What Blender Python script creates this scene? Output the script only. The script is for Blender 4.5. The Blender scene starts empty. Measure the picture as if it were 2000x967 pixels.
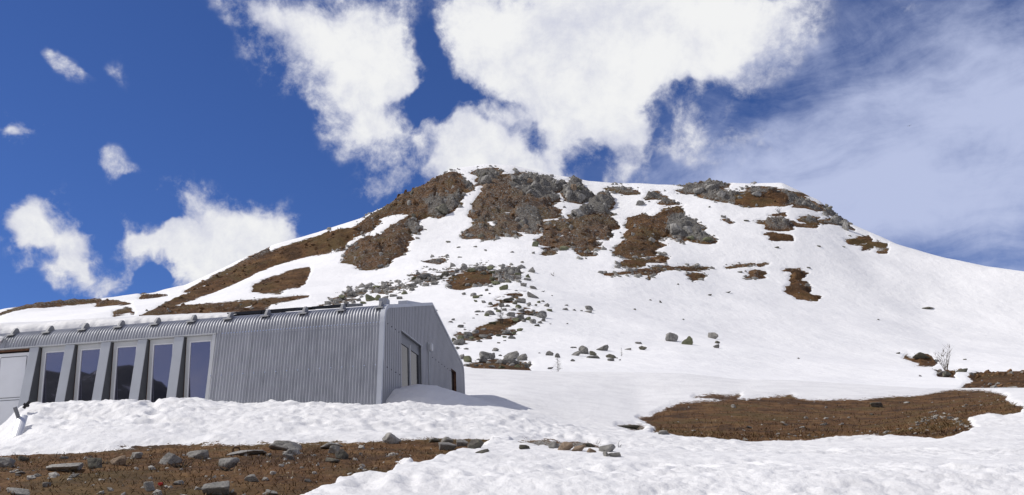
import bpy, math, random
import numpy as np
from mathutils import Matrix, Vector
rng = np.random.default_rng(7)
random.seed(7)
C = bpy.context.scene
COL = C.collection

# ------------------------------------------------------------------ camera model
FPX, CX, CY = 1850., 1000., 483.5           # focal length in pixels of the 2000 px wide photograph
PT = math.atan(535/FPX); RL = math.atan(.047)
Fw = np.array([0, math.cos(PT), math.sin(PT)])
R0 = np.array([1., 0, 0]); U0 = np.array([0, -math.sin(PT), math.cos(PT)])
Rt = math.cos(RL)*R0-math.sin(RL)*U0
Up = math.sin(RL)*R0+math.cos(RL)*U0
def ray(x, y): return Fw+Rt*((x-CX)/FPX)+Up*((CY-y)/FPX)
def st(x, y):
    d = ray(x, y); return d[0]/d[1], d[2]/d[1]
def proj(P):
    a = P@Fw
    return CX+FPX*(P@Rt)/a, CY-FPX*(P@Up)/a
cam = bpy.data.cameras.new('camera'); co = bpy.data.objects.new('camera', cam); COL.objects.link(co)
cam.sensor_width = 36; cam.lens = 36*FPX/2000; cam.clip_start = .1; cam.clip_end = 20000
M = Matrix.Identity(4)
for i in range(3):
    M[i][0] = Rt[i]; M[i][1] = Up[i]; M[i][2] = -Fw[i]
co.matrix_world = M
C.camera = co

# ------------------------------------------------------------------ numpy noise
_perm = rng.permutation(512)
_ang = rng.random(512)*2*np.pi
_gx, _gy = np.cos(_ang), np.sin(_ang)
def pn(x, y, seed=0):
    x = np.asarray(x, float)+seed*17.31; y = np.asarray(y, float)-seed*9.77
    xi = np.floor(x).astype(np.int64); yi = np.floor(y).astype(np.int64)
    xf = x-xi; yf = y-yi
    u = xf*xf*xf*(xf*(xf*6-15)+10); v = yf*yf*yf*(yf*(yf*6-15)+10)
    def g(a, b, dx, dy):
        h = _perm[(_perm[a & 511]+b) & 511]
        return _gx[h]*dx+_gy[h]*dy
    n00 = g(xi, yi, xf, yf); n10 = g(xi+1, yi, xf-1, yf)
    n01 = g(xi, yi+1, xf, yf-1); n11 = g(xi+1, yi+1, xf-1, yf-1)
    a = n00+u*(n10-n00); b = n01+u*(n11-n01)
    return (a+v*(b-a))*1.45
def fbm(x, y, o=4, seed=0, gain=.5):
    r = 0; a = 1; t = 0
    for i in range(o):
        r = r+a*pn(x*2**i, y*2**i, seed+i*3); t += a; a *= gain
    return r/t
def ridged(x, y, o=4, seed=0):
    r = 0; a = 1; t = 0
    for i in range(o):
        r = r+a*(1-2*np.abs(pn(x*2**i, y*2**i, seed+i*3))); t += a; a *= .5
    return r/t
def worley(x, y, seed=0):
    x = np.asarray(x, float)+seed*3.7; y = np.asarray(y, float)+seed*5.1
    xi = np.floor(x).astype(np.int64); yi = np.floor(y).astype(np.int64)
    d1 = np.full(x.shape, 9.); d2 = np.full(x.shape, 9.); idv = np.zeros(x.shape)
    for a in (-1, 0, 1):
        for b in (-1, 0, 1):
            h = _perm[(_perm[(xi+a) & 511]+(yi+b)) & 511]
            h2 = _perm[(h+131) & 511]
            d = np.hypot(xi+a+h/512.-x, yi+b+h2/512.-y)
            m = d < d1
            d2 = np.where(m, d1, np.minimum(d2, d)); idv = np.where(m, _perm[(h+57) & 511]/512., idv); d1 = np.where(m, d, d1)
    return d1, d2, idv
def sstep(a, b, x):
    t = np.clip((x-a)/(b-a), 0, 1); return t*t*(3-2*t)

# ------------------------------------------------------------------ node helpers / materials
class NT:
    def __init__(s, mat):
        s.t = mat.node_tree; s.n = s.t.nodes; s.l = s.t.links
    def add(s, typ, ins=None, **kw):
        nd = s.n.new(typ)
        for k, v in kw.items(): setattr(nd, k, v)
        for k, v in (ins or {}).items():
            if isinstance(v, bpy.types.NodeSocket): s.l.new(v, nd.inputs[k])
            else: nd.inputs[k].default_value = v
        return nd
    def math(s, op, a, b=0., c=None, clamp=False):
        i = {0: a, 1: b}
        if c is not None: i[2] = c
        return s.add('ShaderNodeMath', i, operation=op, use_clamp=clamp).outputs[0]
    def ramp(s, fac, *stops, interp='LINEAR'):
        nd = s.add('ShaderNodeValToRGB', {0: fac}); e = nd.color_ramp.elements
        nd.color_ramp.interpolation = interp
        while len(e) < len(stops): e.new(.5)
        for el, (p, c) in zip(e, stops):
            el.position = p; el.color = (c, c, c, 1) if not hasattr(c, '__len__') else tuple(c)+(1,)
        return nd.outputs[0]
    def mix(s, f, a, b, blend='MIX'):
        nd = s.add('ShaderNodeMix', data_type='RGBA', blend_type=blend)
        for i, v in ((0, f), (6, a), (7, b)):
            if isinstance(v, bpy.types.NodeSocket): s.l.new(v, nd.inputs[i])
            else: nd.inputs[i].default_value = v if i == 0 else tuple(v)+(1,)
        return nd.outputs[2]
    def noise(s, vec, scale, detail=4, rough=.55, dist=0., out=0):
        return s.add('ShaderNodeTexNoise', {'Vector': vec, 'Scale': scale, 'Detail': detail, 'Roughness': rough, 'Distortion': dist}).outputs[out]
    def scaled(s, vec, sc):
        return s.add('ShaderNodeMapping', {'Vector': vec, 'Scale': sc}).outputs[0]
    def attr(s, name): return s.add('ShaderNodeAttribute', attribute_name=name)
    def bump(s, h, strength, dist, normal=None):
        i = {'Height': h, 'Strength': strength, 'Distance': dist}
        if normal is not None: i['Normal'] = normal
        return s.add('ShaderNodeBump', i).outputs[0]
    def smooth(s, v, a, b):
        return s.add('ShaderNodeMapRange', {0: v, 1: a, 2: b, 3: 0., 4: 1.}, interpolation_type='SMOOTHSTEP').outputs[0]
def newmat(name):
    m = bpy.data.materials.new(name); m.use_nodes = True
    t = NT(m); b = t.n['Principled BSDF']; return m, t, b
def setp(t, b, **kw):
    for k, v in kw.items():
        k = {'col': 'Base Color', 'rough': 'Roughness', 'metal': 'Metallic', 'nrm': 'Normal', 'spec': 'Specular IOR Level'}.get(k, k)
        if isinstance(v, bpy.types.NodeSocket): t.l.new(v, b.inputs[k])
        else: b.inputs[k].default_value = tuple(v)+(1,) if (hasattr(v, '__len__') and len(v) == 3 and k == 'Base Color') else v

SNOW_A = (.845, .84, .83); SNOW_B = (.775, .77, .765)
def terrain_mat(name, near):
    m, t, b = newmat(name)
    pos = t.add('ShaderNodeNewGeometry').outputs['Position']
    sd = t.attr('snow').outputs['Fac']; rk = t.attr('rocky').outputs['Fac']
    if near:
        v1 = t.scaled(pos, (1, 1, 1)); e1 = t.noise(v1, 5., 5, .65); e2 = t.noise(v1, 22., 3, .6)
        amp = 15.
    else:
        v1 = t.scaled(pos, (.22, .22, .9)); e1 = t.noise(v1, 1., 5, .7); e2 = t.noise(t.scaled(pos, (.5, .5, 1.)), 2., 3, .6)
        amp = 9.
    k = t.math('ADD', sd, t.math('MULTIPLY', t.math('SUBTRACT', e1, .5), amp))
    k = t.math('ADD', k, t.math('MULTIPLY', t.math('SUBTRACT', e2, .5), amp*.5))
    mask = t.smooth(k, -.25, .25)
    # ground colours
    S = 1. if near else .16
    n1 = t.noise(pos, 1.1*S, 5, .6); n2 = t.noise(pos, 9*S, 5, .7); n3 = t.noise(t.scaled(pos, (1, 1, 1)), 30*S, 4, .7)
    n0 = t.noise(pos, .38*S, 4, .6)
    gf = t.math('ADD', t.math('MULTIPLY', n3, .22), t.math('ADD', t.math('MULTIPLY', n2, .28), t.math('MULTIPLY', n1, .50)))
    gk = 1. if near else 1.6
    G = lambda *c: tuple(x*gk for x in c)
    grass = t.ramp(gf, (.37, G(.030, .017, .009)), (.44, G(.074, .038, .016)), (.51, G(.125, .062, .024)), (.59, G(.185, .103, .042)))
    grass = t.mix(t.math('MULTIPLY', t.smooth(n0, .48, .64), .75), grass, G(.100, .068, .024))
    grass = t.mix(t.math('MULTIPLY', t.smooth(n0, .47, .36), .55), grass, G(.036, .020, .010))
    rock = t.ramp(t.math('ADD', t.math('MULTIPLY', n2, .55), t.math('MULTIPLY', n3, .45)),
                  (.34, (.05, .047, .042)), (.44, (.17, .162, .148)), (.54, (.31, .297, .272)), (.68, (.48, .465, .43)))
    rmix = t.smooth(t.math('ADD', rk, t.math('ADD', t.math('MULTIPLY', t.math('SUBTRACT', n2, .5), 1.6), t.math('MULTIPLY', t.math('SUBTRACT', n3, .5), .4 if near else 1.5))), .36, .60)
    gcol = t.mix(rmix, grass, rock)
    s1 = t.noise(pos, .9 if near else .05, 4, .6)
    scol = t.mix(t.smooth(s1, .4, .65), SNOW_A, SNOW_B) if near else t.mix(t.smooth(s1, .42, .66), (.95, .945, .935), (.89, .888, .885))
    if near:                                    # specks of grit blown over the snow
        g = t.smooth(t.noise(pos, 34., 3, .7), .70, .80)
        scol = t.mix(t.math('MULTIPLY', g, .35), scol, (.3, .27, .23))
    setp(t, b, col=t.mix(mask, gcol, scol), rough=t.math('SUBTRACT', .95, t.math('MULTIPLY', mask, .3)), spec=.25)
    if near:
        hs = t.math('ADD', t.math('MULTIPLY', t.noise(pos, 7., 5, .6), 1.), t.math('MULTIPLY', t.noise(pos, 38., 3, .6), .3))
        hg = t.math('ADD', t.math('MULTIPLY', n2, 1.), t.math('MULTIPLY', n3, .6))
        h = t.add('ShaderNodeMix', {0: mask, 2: hg, 3: hs}, data_type='FLOAT').outputs[0]
        nr = t.bump(h, .45, .06)
    else:
        hs = t.math('ADD', t.math('MULTIPLY', t.noise(pos, .3, 7, .6), .30), t.math('MULTIPLY', t.noise(t.scaled(pos, (.35, .06, .1)), 1., 3, .5), .10))
        hg = t.math('ADD', t.math('MULTIPLY', n2, 1.2), t.math('MULTIPLY', n3, .8))
        h = t.add('ShaderNodeMix', {0: mask, 2: hg, 3: hs}, data_type='FLOAT').outputs[0]
        nr = t.bump(h, .9, 1.5)
    setp(t, b, nrm=nr)
    return m
MAT_NEAR = terrain_mat('snow_and_dry_turf', True)
MAT_FAR = terrain_mat('mountain_snow_and_rock', False)

def warp_vec(t, v, amt):
    c = t.noise(v, 3., 3, .6, out=1)
    c = t.add('ShaderNodeVectorMath', {0: c, 3: amt}, operation='SCALE').outputs[0]
    return t.add('ShaderNodeVectorMath', {0: v, 1: c}, operation='ADD').outputs[0]
FARV = {}
def rock_mat(name, tint=(1, 1, 1), lichen=0., sc=6., bd=.12, far=False):
    m, t, b = newmat(name)
    tc = t.add('ShaderNodeTexCoord').outputs['Object']
    rnd = t.add('ShaderNodeObjectInfo').outputs['Random']
    off = t.add('ShaderNodeVectorMath', {0: tc, 1: t.add('ShaderNodeCombineXYZ', {0: t.math('MULTIPLY', rnd, 37.), 1: t.math('MULTIPLY', rnd, 11.)}).outputs[0]}, operation='ADD').outputs[0]
    a = t.noise(off, sc*.35, 5, .65); f = t.noise(off, sc*2.5, 4, .7)
    T = lambda c: tuple(x*y for x, y in zip(c, tint))
    col = t.ramp(t.math('ADD', t.math('MULTIPLY', a, .6), t.math('MULTIPLY', f, .4)), (.34, T((.12, .114, .102))), (.45, T((.29, .278, .255))), (.55, T((.42, .405, .375))), (.68, T((.54, .525, .49))))
    col = t.mix(t.math('MULTIPLY', rnd, .45), col, T((.21, .20, .18)))
    if far:                                     # cracks and dark joints of the big blocks
        vo = t.add('ShaderNodeTexVoronoi', {'Vector': warp_vec(t, off, .25), 'Scale': 1.6}, feature='DISTANCE_TO_EDGE').outputs[0]
        col = t.mix(t.math('MULTIPLY', t.smooth(vo, .05, .0), .55), col, T((.05, .047, .042)))
        a = t.math('ADD', a, t.math('MULTIPLY', t.smooth(vo, .0, .08), .2))
    if lichen: col = t.mix(t.math('MULTIPLY', t.smooth(a, .38, .56), lichen), col, (.20, .21, .10))
    setp(t, b, col=col, rough=.9, spec=.3, nrm=t.bump(t.math('ADD', t.math('MULTIPLY', a, 1.), t.math('MULTIPLY', f, .5)), .7 if not far else .9, bd))
    if not far: FARV[m.name] = rock_mat(name+'_outcrop', tint, lichen, sc, .5, True)
    return m
ROCK = rock_mat('grey_gneiss'); ROCKG = rock_mat('lichen_gneiss', lichen=.8); ROCKB = rock_mat('brown_gneiss', (1.1, .85, .65)); ROCKP = rock_mat('pale_gneiss', (1.2, 1.19, 1.16))
ROCKD = rock_mat('dark_gneiss', (.55, .52, .5), .25)

def plain(name, col, rough=.6, metal=0., var=.0, sc=3., bump=0.):
    m, t, b = newmat(name)
    tc = t.add('ShaderNodeTexCoord').outputs['Object']
    n = t.noise(tc, sc, 5, .6)
    c2 = tuple(x*(1-var) for x in col); c1 = tuple(min(1, x*(1+var)) for x in col)
    setp(t, b, col=t.ramp(n, (.35, c2), (.65, c1)), rough=rough, metal=metal)
    if bump: setp(t, b, nrm=t.bump(t.noise(tc, sc*6, 4, .6), .4, bump))
    return m
m, t, b = newmat('galvanised_sheet'); ZINC = m
tc = t.add('ShaderNodeTexCoord').outputs['Object']; sx_ = t.add('ShaderNodeSeparateXYZ', {0: tc}).outputs[0]
cell = t.math('FLOOR', t.math('DIVIDE', sx_, .92))
tone = t.add('ShaderNodeTexWhiteNoise', {1: cell}, noise_dimensions='1D').outputs[0]
seam = t.smooth(t.math('ABSOLUTE', t.math('SUBTRACT', t.math('FRACT', t.math('DIVIDE', sx_, .92)), .5)), .485, .495)
streak = t.noise(t.scaled(tc, (7, 7, .5)), 1., 5, .65); blotch = t.noise(tc, 1.3, 5, .65)
v_ = t.math('ADD', t.math('MULTIPLY', tone, .16), t.math('ADD', t.math('MULTIPLY', streak, .5), t.math('MULTIPLY', blotch, .34)))
zc = t.ramp(v_, (.32, (.30, .31, .335)), (.5, (.40, .41, .44)), (.7, (.49, .50, .525)))
zc = t.mix(t.math('MULTIPLY', seam, .5), zc, (.16, .165, .18))
setp(t, b, col=zc, rough=t.math('MULTIPLY_ADD', blotch, .3, .36), metal=.45)
ZINC_L = plain('pale_zinc_trim', (.52, .54, .58), .5, .3, .06, 1.2)
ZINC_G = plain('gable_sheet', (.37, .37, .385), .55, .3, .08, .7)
BRACK = plain('dull_bracket_zinc', (.24, .245, .26), .6, .3, .1, 3.)
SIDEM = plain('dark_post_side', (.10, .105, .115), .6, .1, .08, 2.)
LEAFM = plain('grey_door_frame', (.16, .165, .18), .5, .2, .06, 2.)
POSTM = plain('grey_powder_coat', (.46, .48, .51), .5, .1, .05, 1.5)
FRAMEM = plain('light_grey_frame', (.55, .56, .57), .5, 0., .04, 2.)
WHITED = plain('white_door_paint', (.80, .81, .83), .45, 0., .03, 2.)
WOOD = plain('weathered_wood', (.12, .055, .028), .8, 0., .35, 9.)
BLACKP = plain('black_panel', (.012, .012, .014), .35, 0., .2, 2.)
DARKIN = plain('dark_interior', (.012, .012, .014), .8)
STEEL = plain('bright_steel', (.80, .80, .80), .38, .5, .06, 4.)
RUST = plain('rusted_iron', (.10, .055, .03), .8, .2, .3, 20.)
BARK = plain('grey_bark', (.055, .045, .037), .9, 0., .3, 8.)
BIRCHB = plain('pale_bark', (.13, .105, .085), .9, 0., .25, 8.)
SCREW = plain('screw_head', (.85, .85, .87), .2, 1.)
LAMPW = plain('lamp_plastic', (.55, .56, .58), .4)
REDP = plain('red_plastic', (.5, .03, .02), .5)
m, t, b = newmat('window_glass'); GLASS = m
gl = t.add('ShaderNodeBsdfGlossy', {'Color': (.72, .70, .86, 1), 'Roughness': .015}).outputs[0]
df = t.add('ShaderNodeBsdfDiffuse', {'Color': (.03, .03, .045, 1)}).outputs[0]
mx = t.add('ShaderNodeMixShader', {0: .34, 1: df, 2: gl}).outputs[0]
t.l.new(mx, t.n['Material Output'].inputs['Surface'])
GLASS_D = plain('dark_glass', (.010, .012, .018), .12, 0., .1); GLASS_D.node_tree.nodes['Principled BSDF'].inputs['Specular IOR Level'].default_value = .12
m, t, b = newmat('settled_snow'); SNOWM = m
tc = t.add('ShaderNodeNewGeometry').outputs['Position']
setp(t, b, col=t.mix(t.noise(tc, 2., 4), SNOW_A, SNOW_B), rough=.65, spec=.25, nrm=t.bump(t.noise(tc, 8., 5, .6), .5, .06))

# ------------------------------------------------------------------ object helpers
def tag(o, label=None, cat=None, group=None, kind=None):
    for k, v in (('label', label), ('category', cat), ('group', group), ('kind', kind)):
        if v: o[k] = v
    return o
def empty(name, loc=(0, 0, 0), rz=0):
    o = bpy.data.objects.new(name, None); COL.objects.link(o); o.location = loc; o.rotation_euler = (0, 0, rz)
    o.empty_display_size = .2
    return o
def fast_mesh(name, V, Fq, smooth=True):
    me = bpy.data.meshes.new(name)
    V = np.asarray(V, np.float32); Fq = np.asarray(Fq, np.int32)
    k = Fq.shape[1]
    me.vertices.add(len(V)); me.vertices.foreach_set('co', V.ravel())
    me.loops.add(Fq.size); me.loops.foreach_set('vertex_index', Fq.ravel())
    me.polygons.add(len(Fq)); me.polygons.foreach_set('loop_start', np.arange(0, Fq.size, k, dtype=np.int32))
    me.polygons.foreach_set('loop_total', np.full(len(Fq), k, np.int32))
    me.polygons.foreach_set('use_smooth', np.full(len(Fq), smooth))
    me.update(); me.validate()
    return me
def link(name, me, mat, parent=None):
    o = bpy.data.objects.new(name, me); COL.objects.link(o)
    if mat: me.materials.append(mat)
    if parent: o.parent = parent
    return o
class MB:
    def __init__(s): s.v = []; s.f = []
    def box(s, x0, x1, y0, y1, z0, z1):
        return s.hexa([(x0, y0, z0), (x1, y0, z0), (x1, y1, z0), (x0, y1, z0), (x0, y0, z1), (x1, y0, z1), (x1, y1, z1), (x0, y1, z1)])
    def hexa(s, p):
        n = len(s.v); s.v += [tuple(q) for q in p]
        s.f += [tuple(n+i for i in q) for q in ((0, 3, 2, 1), (4, 5, 6, 7), (0, 1, 5, 4), (1, 2, 6, 5), (2, 3, 7, 6), (3, 0, 4, 7))]
        return s
    def prism(s, pts, axis, a0, a1):        # closed polygon in the plane normal to axis ('x','y','z'), extruded
        n = len(s.v); k = len(pts)
        for a in (a0, a1):
            for p in pts:
                s.v.append({'x': (a, p[0], p[1]), 'y': (p[0], a, p[1]), 'z': (p[0], p[1], a)}[axis])
        s.f.append(tuple(range(n+k-1, n-1, -1))); s.f.append(tuple(range(n+k, n+2*k)))
        for i in range(k):
            j = (i+1) % k; s.f.append((n+i, n+j, n+k+j, n+k+i))
        return s
    def tube(s, pts, rad, k=6):
        pts = [Vector(p) for p in pts]; n0 = len(s.v)
        if not hasattr(rad, '__len__'): rad = [rad]*len(pts)
        for i, p in enumerate(pts):
            d = (pts[min(i+1, len(pts)-1)]-pts[max(i-1, 0)]).normalized()
            a = d.orthogonal().normalized() if i == 0 else (s._a-d*s._a.dot(d)).normalized()
            s._a = a; bb = d.cross(a)
            for j in range(k):
                q = 2*math.pi*j/k; s.v.append(tuple(p+(a*math.cos(q)+bb*math.sin(q))*rad[i]))
        for i in range(len(pts)-1):
            for j in range(k):
                a0 = n0+i*k+j; a1 = n0+i*k+(j+1) % k; s.f.append((a0, a1, a1+k, a0+k))
        s.f.append(tuple(n0+j for j in range(k-1, -1, -1))); e = n0+(len(pts)-1)*k; s.f.append(tuple(e+j for j in range(k)))
        return s
    def build(s, name, mat, parent=None, smooth=False, bevel=0.):
        me = bpy.data.meshes.new(name); me.from_pydata(s.v, [], s.f); me.validate()
        import bmesh
        bm = bmesh.new(); bm.from_mesh(me); bmesh.ops.recalc_face_normals(bm, faces=bm.faces)
        if bevel: bmesh.ops.bevel(bm, geom=list(bm.edges), offset=bevel, segments=2, affect='EDGES', profile=.6)
        bm.to_mesh(me); bm.free()
        if smooth: me.polygons.foreach_set('use_smooth', [True]*len(me.polygons))
        return link(name, me, mat, parent)

# ------------------------------------------------------------------ terrain profile: contour lines of the slope, near to far
def knot(pts, off=0.):                       # (photo x, photo y, distance)  or (photo x, None, distance, height)
    S, Y, T = [], [], []
    for q in pts:
        if q[1] is None:
            s, _ = st(q[0], 800); tt = q[3]/q[2]
        else: s, tt = st(q[0], q[1])
        S.append(s); Y.append(q[2]); T.append(tt)
    o = np.argsort(S); return np.array(S)[o], np.array(Y)[o], np.array(T)[o]
K2 = knot([(-500, 967, 8), (500, 967, 8), (2500, 967, 8)])
K3 = knot([(-500, 910, 15), (0, 890, 15), (450, 868, 16), (850, 856, 17), (1000, 862, 17), (1300, 880, 17), (1600, 888, 17), (2000, 880, 17), (2500, 890, 17)])
K4 = knot([(-500, 850, 21), (-60, 868, 21.5), (0, 846, 22), (28, 820, 22.2), (58, 800, 22.4), (300, 795, 22.9), (600, 799, 23), (745, 799, 23), (800, 793, 23.2), (870, 797, 23.6), (960, 802, 24.2), (1020, 812, 24.5), (1100, 828, 25), (1270, 846, 25), (1500, 863, 24), (1700, 858, 24), (1900, 825, 25), (2000, 815, 25), (2500, 800, 25)])
K5 = knot([(-500, None, 27.6, 2.75), (0, None, 26.2, 2.8), (400, None, 25.2, 2.85), (745, None, 25, 2.9), (850, None, 26.5, 3.1), (960, 799, 28), (1100, 813, 32), (1250, 833, 31), (1500, 842, 28), (1700, 838, 28), (2000, 790, 30), (2500, 790, 30)])
K6 = knot([(-500, None, 38, 4.2), (400, None, 38, 4.6), (800, None, 38, 4.8), (907, 774, 38), (1000, 766, 40), (1100, 770, 42), (1250, 790, 42), (1400, 792, 40), (1600, 802, 40), (1800, 795, 40), (2000, 768, 42), (2500, 765, 42)])
K7 = knot([(-500, None, 55, 8.), (400, None, 55, 8.2), (800, None, 55, 8.4), (905, 722, 55), (1100, 729, 56), (1330, 732, 57), (1450, 745, 56), (1540, 746, 55), (1700, 755, 54), (1800, 762, 52), (2000, 761, 52), (2500, 755, 55)])
K8 = (K7[0], K7[1]+13, K7[2]-.0035)
K9 = knot([(-500, 790, 105), (0, 745, 105), (600, 715, 105), (905, 712, 105), (1100, 716, 105), (1330, 720, 114), (1500, 736, 122), (1700, 749, 128), (1847, 748, 130), (2000, 750, 130), (2500, 745, 130)])
K10 = knot([(-500, 752, 180), (0, 670, 180), (300, 645, 180), (600, 632, 185), (1000, 630, 190), (1300, 645, 215), (1600, 660, 242), (1850, 680, 255), (2000, 684, 255), (2500, 700, 250)])
K11 = knot([(-500, 744, 250), (0, 640, 240), (200, 608, 260), (400, 590, 270), (700, 560, 290), (1000, 520, 295), (1200, 530, 300), (1400, 542, 325), (1600, 560, 335), (1800, 602, 330), (2000, 634, 315), (2500, 670, 290)])
K12 = knot([(-500, 738, 290), (0, 623, 290), (200, 590, 330), (400, 558, 345), (600, 505, 365), (800, 450, 380), (1000, 440, 385), (1200, 450, 385), (1400, 435, 390), (1550, 443, 385), (1700, 500, 375), (1850, 540, 362), (2000, 562, 348), (2500, 620, 320)])
K13 = knot([(-500, 730, 320), (0, 612, 325), (60, 596, 335), (110, 588, 345), (190, 580, 360), (300, 570, 385), (360, 562, 400), (420, 536, 405), (480, 508, 410), (530, 488, 415), (640, 453, 430), (712, 430, 440), (800, 385, 455), (880, 341, 470), (905, 337, 475), (950, 332, 480), (1000, 335, 480), (1060, 344, 480), (1110, 352, 478), (1150, 361, 478), (1200, 366, 478), (1280, 369, 475), (1340, 370, 470), (1390, 364, 470), (1420, 369, 470), (1530, 374, 465), (1600, 406, 455), (1650, 444, 440), (1700, 462, 425), (1750, 481, 405), (1850, 508, 385), (1930, 525, 375), (2000, 533, 365), (2500, 600, 340)])
KS = [K2, K3, K4, K5, K6, K7, K8, K9, K10, K11, K12, K13]
def gsm(a, n):
    if n < 2: return a
    k = np.hanning(n+2)[1:-1]; k /= k.sum()
    return np.convolve(np.pad(a, (n//2, n-1-n//2), mode='edge'), k, 'valid')
def column_knots(s):
    ds = s[1]-s[0]
    Ys = [np.full(len(s), 0.), np.full(len(s), 4.5)]; Zs = [np.full(len(s), -1.6), -.55+.12*-s]
    for i, (S, Y, T) in enumerate(KS):
        n = int((.03 if i < 11 else .007)/ds)
        yy = gsm(np.interp(s, S, Y), n); tt = gsm(np.interp(s, S, T), n)
        Ys.append(yy); Zs.append(yy*tt)
    yr, zr = Ys[-1], Zs[-1]
    Ys += [yr+60, yr+350, yr+1600]; Zs += [zr-9, zr*.35, np.full(len(s), -30.)]
    return np.array(Ys).T, np.array(Zs).T
def pchip(x, y, q):
    h = np.diff(x); d = np.diff(y)/h; m = np.zeros(len(x))
    ok = d[:-1]*d[1:] > 0
    w1 = 2*h[1:]+h[:-1]; w2 = h[1:]+2*h[:-1]
    with np.errstate(divide='ignore', invalid='ignore'):
        mm = (w1+w2)/(w1/d[:-1]+w2/d[1:])
    m[1:-1] = np.where(ok, mm, 0); m[0] = d[0]; m[-1] = d[-1]
    i = np.clip(np.searchsorted(x, q)-1, 0, len(h)-1); t = (q-x[i])/h[i]
    return (2*t**3-3*t**2+1)*y[i]+(t**3-2*t**2+t)*h[i]*m[i]+(-2*t**3+3*t**2)*y[i+1]+(t**3-t**2)*h[i]*m[i+1]

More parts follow.
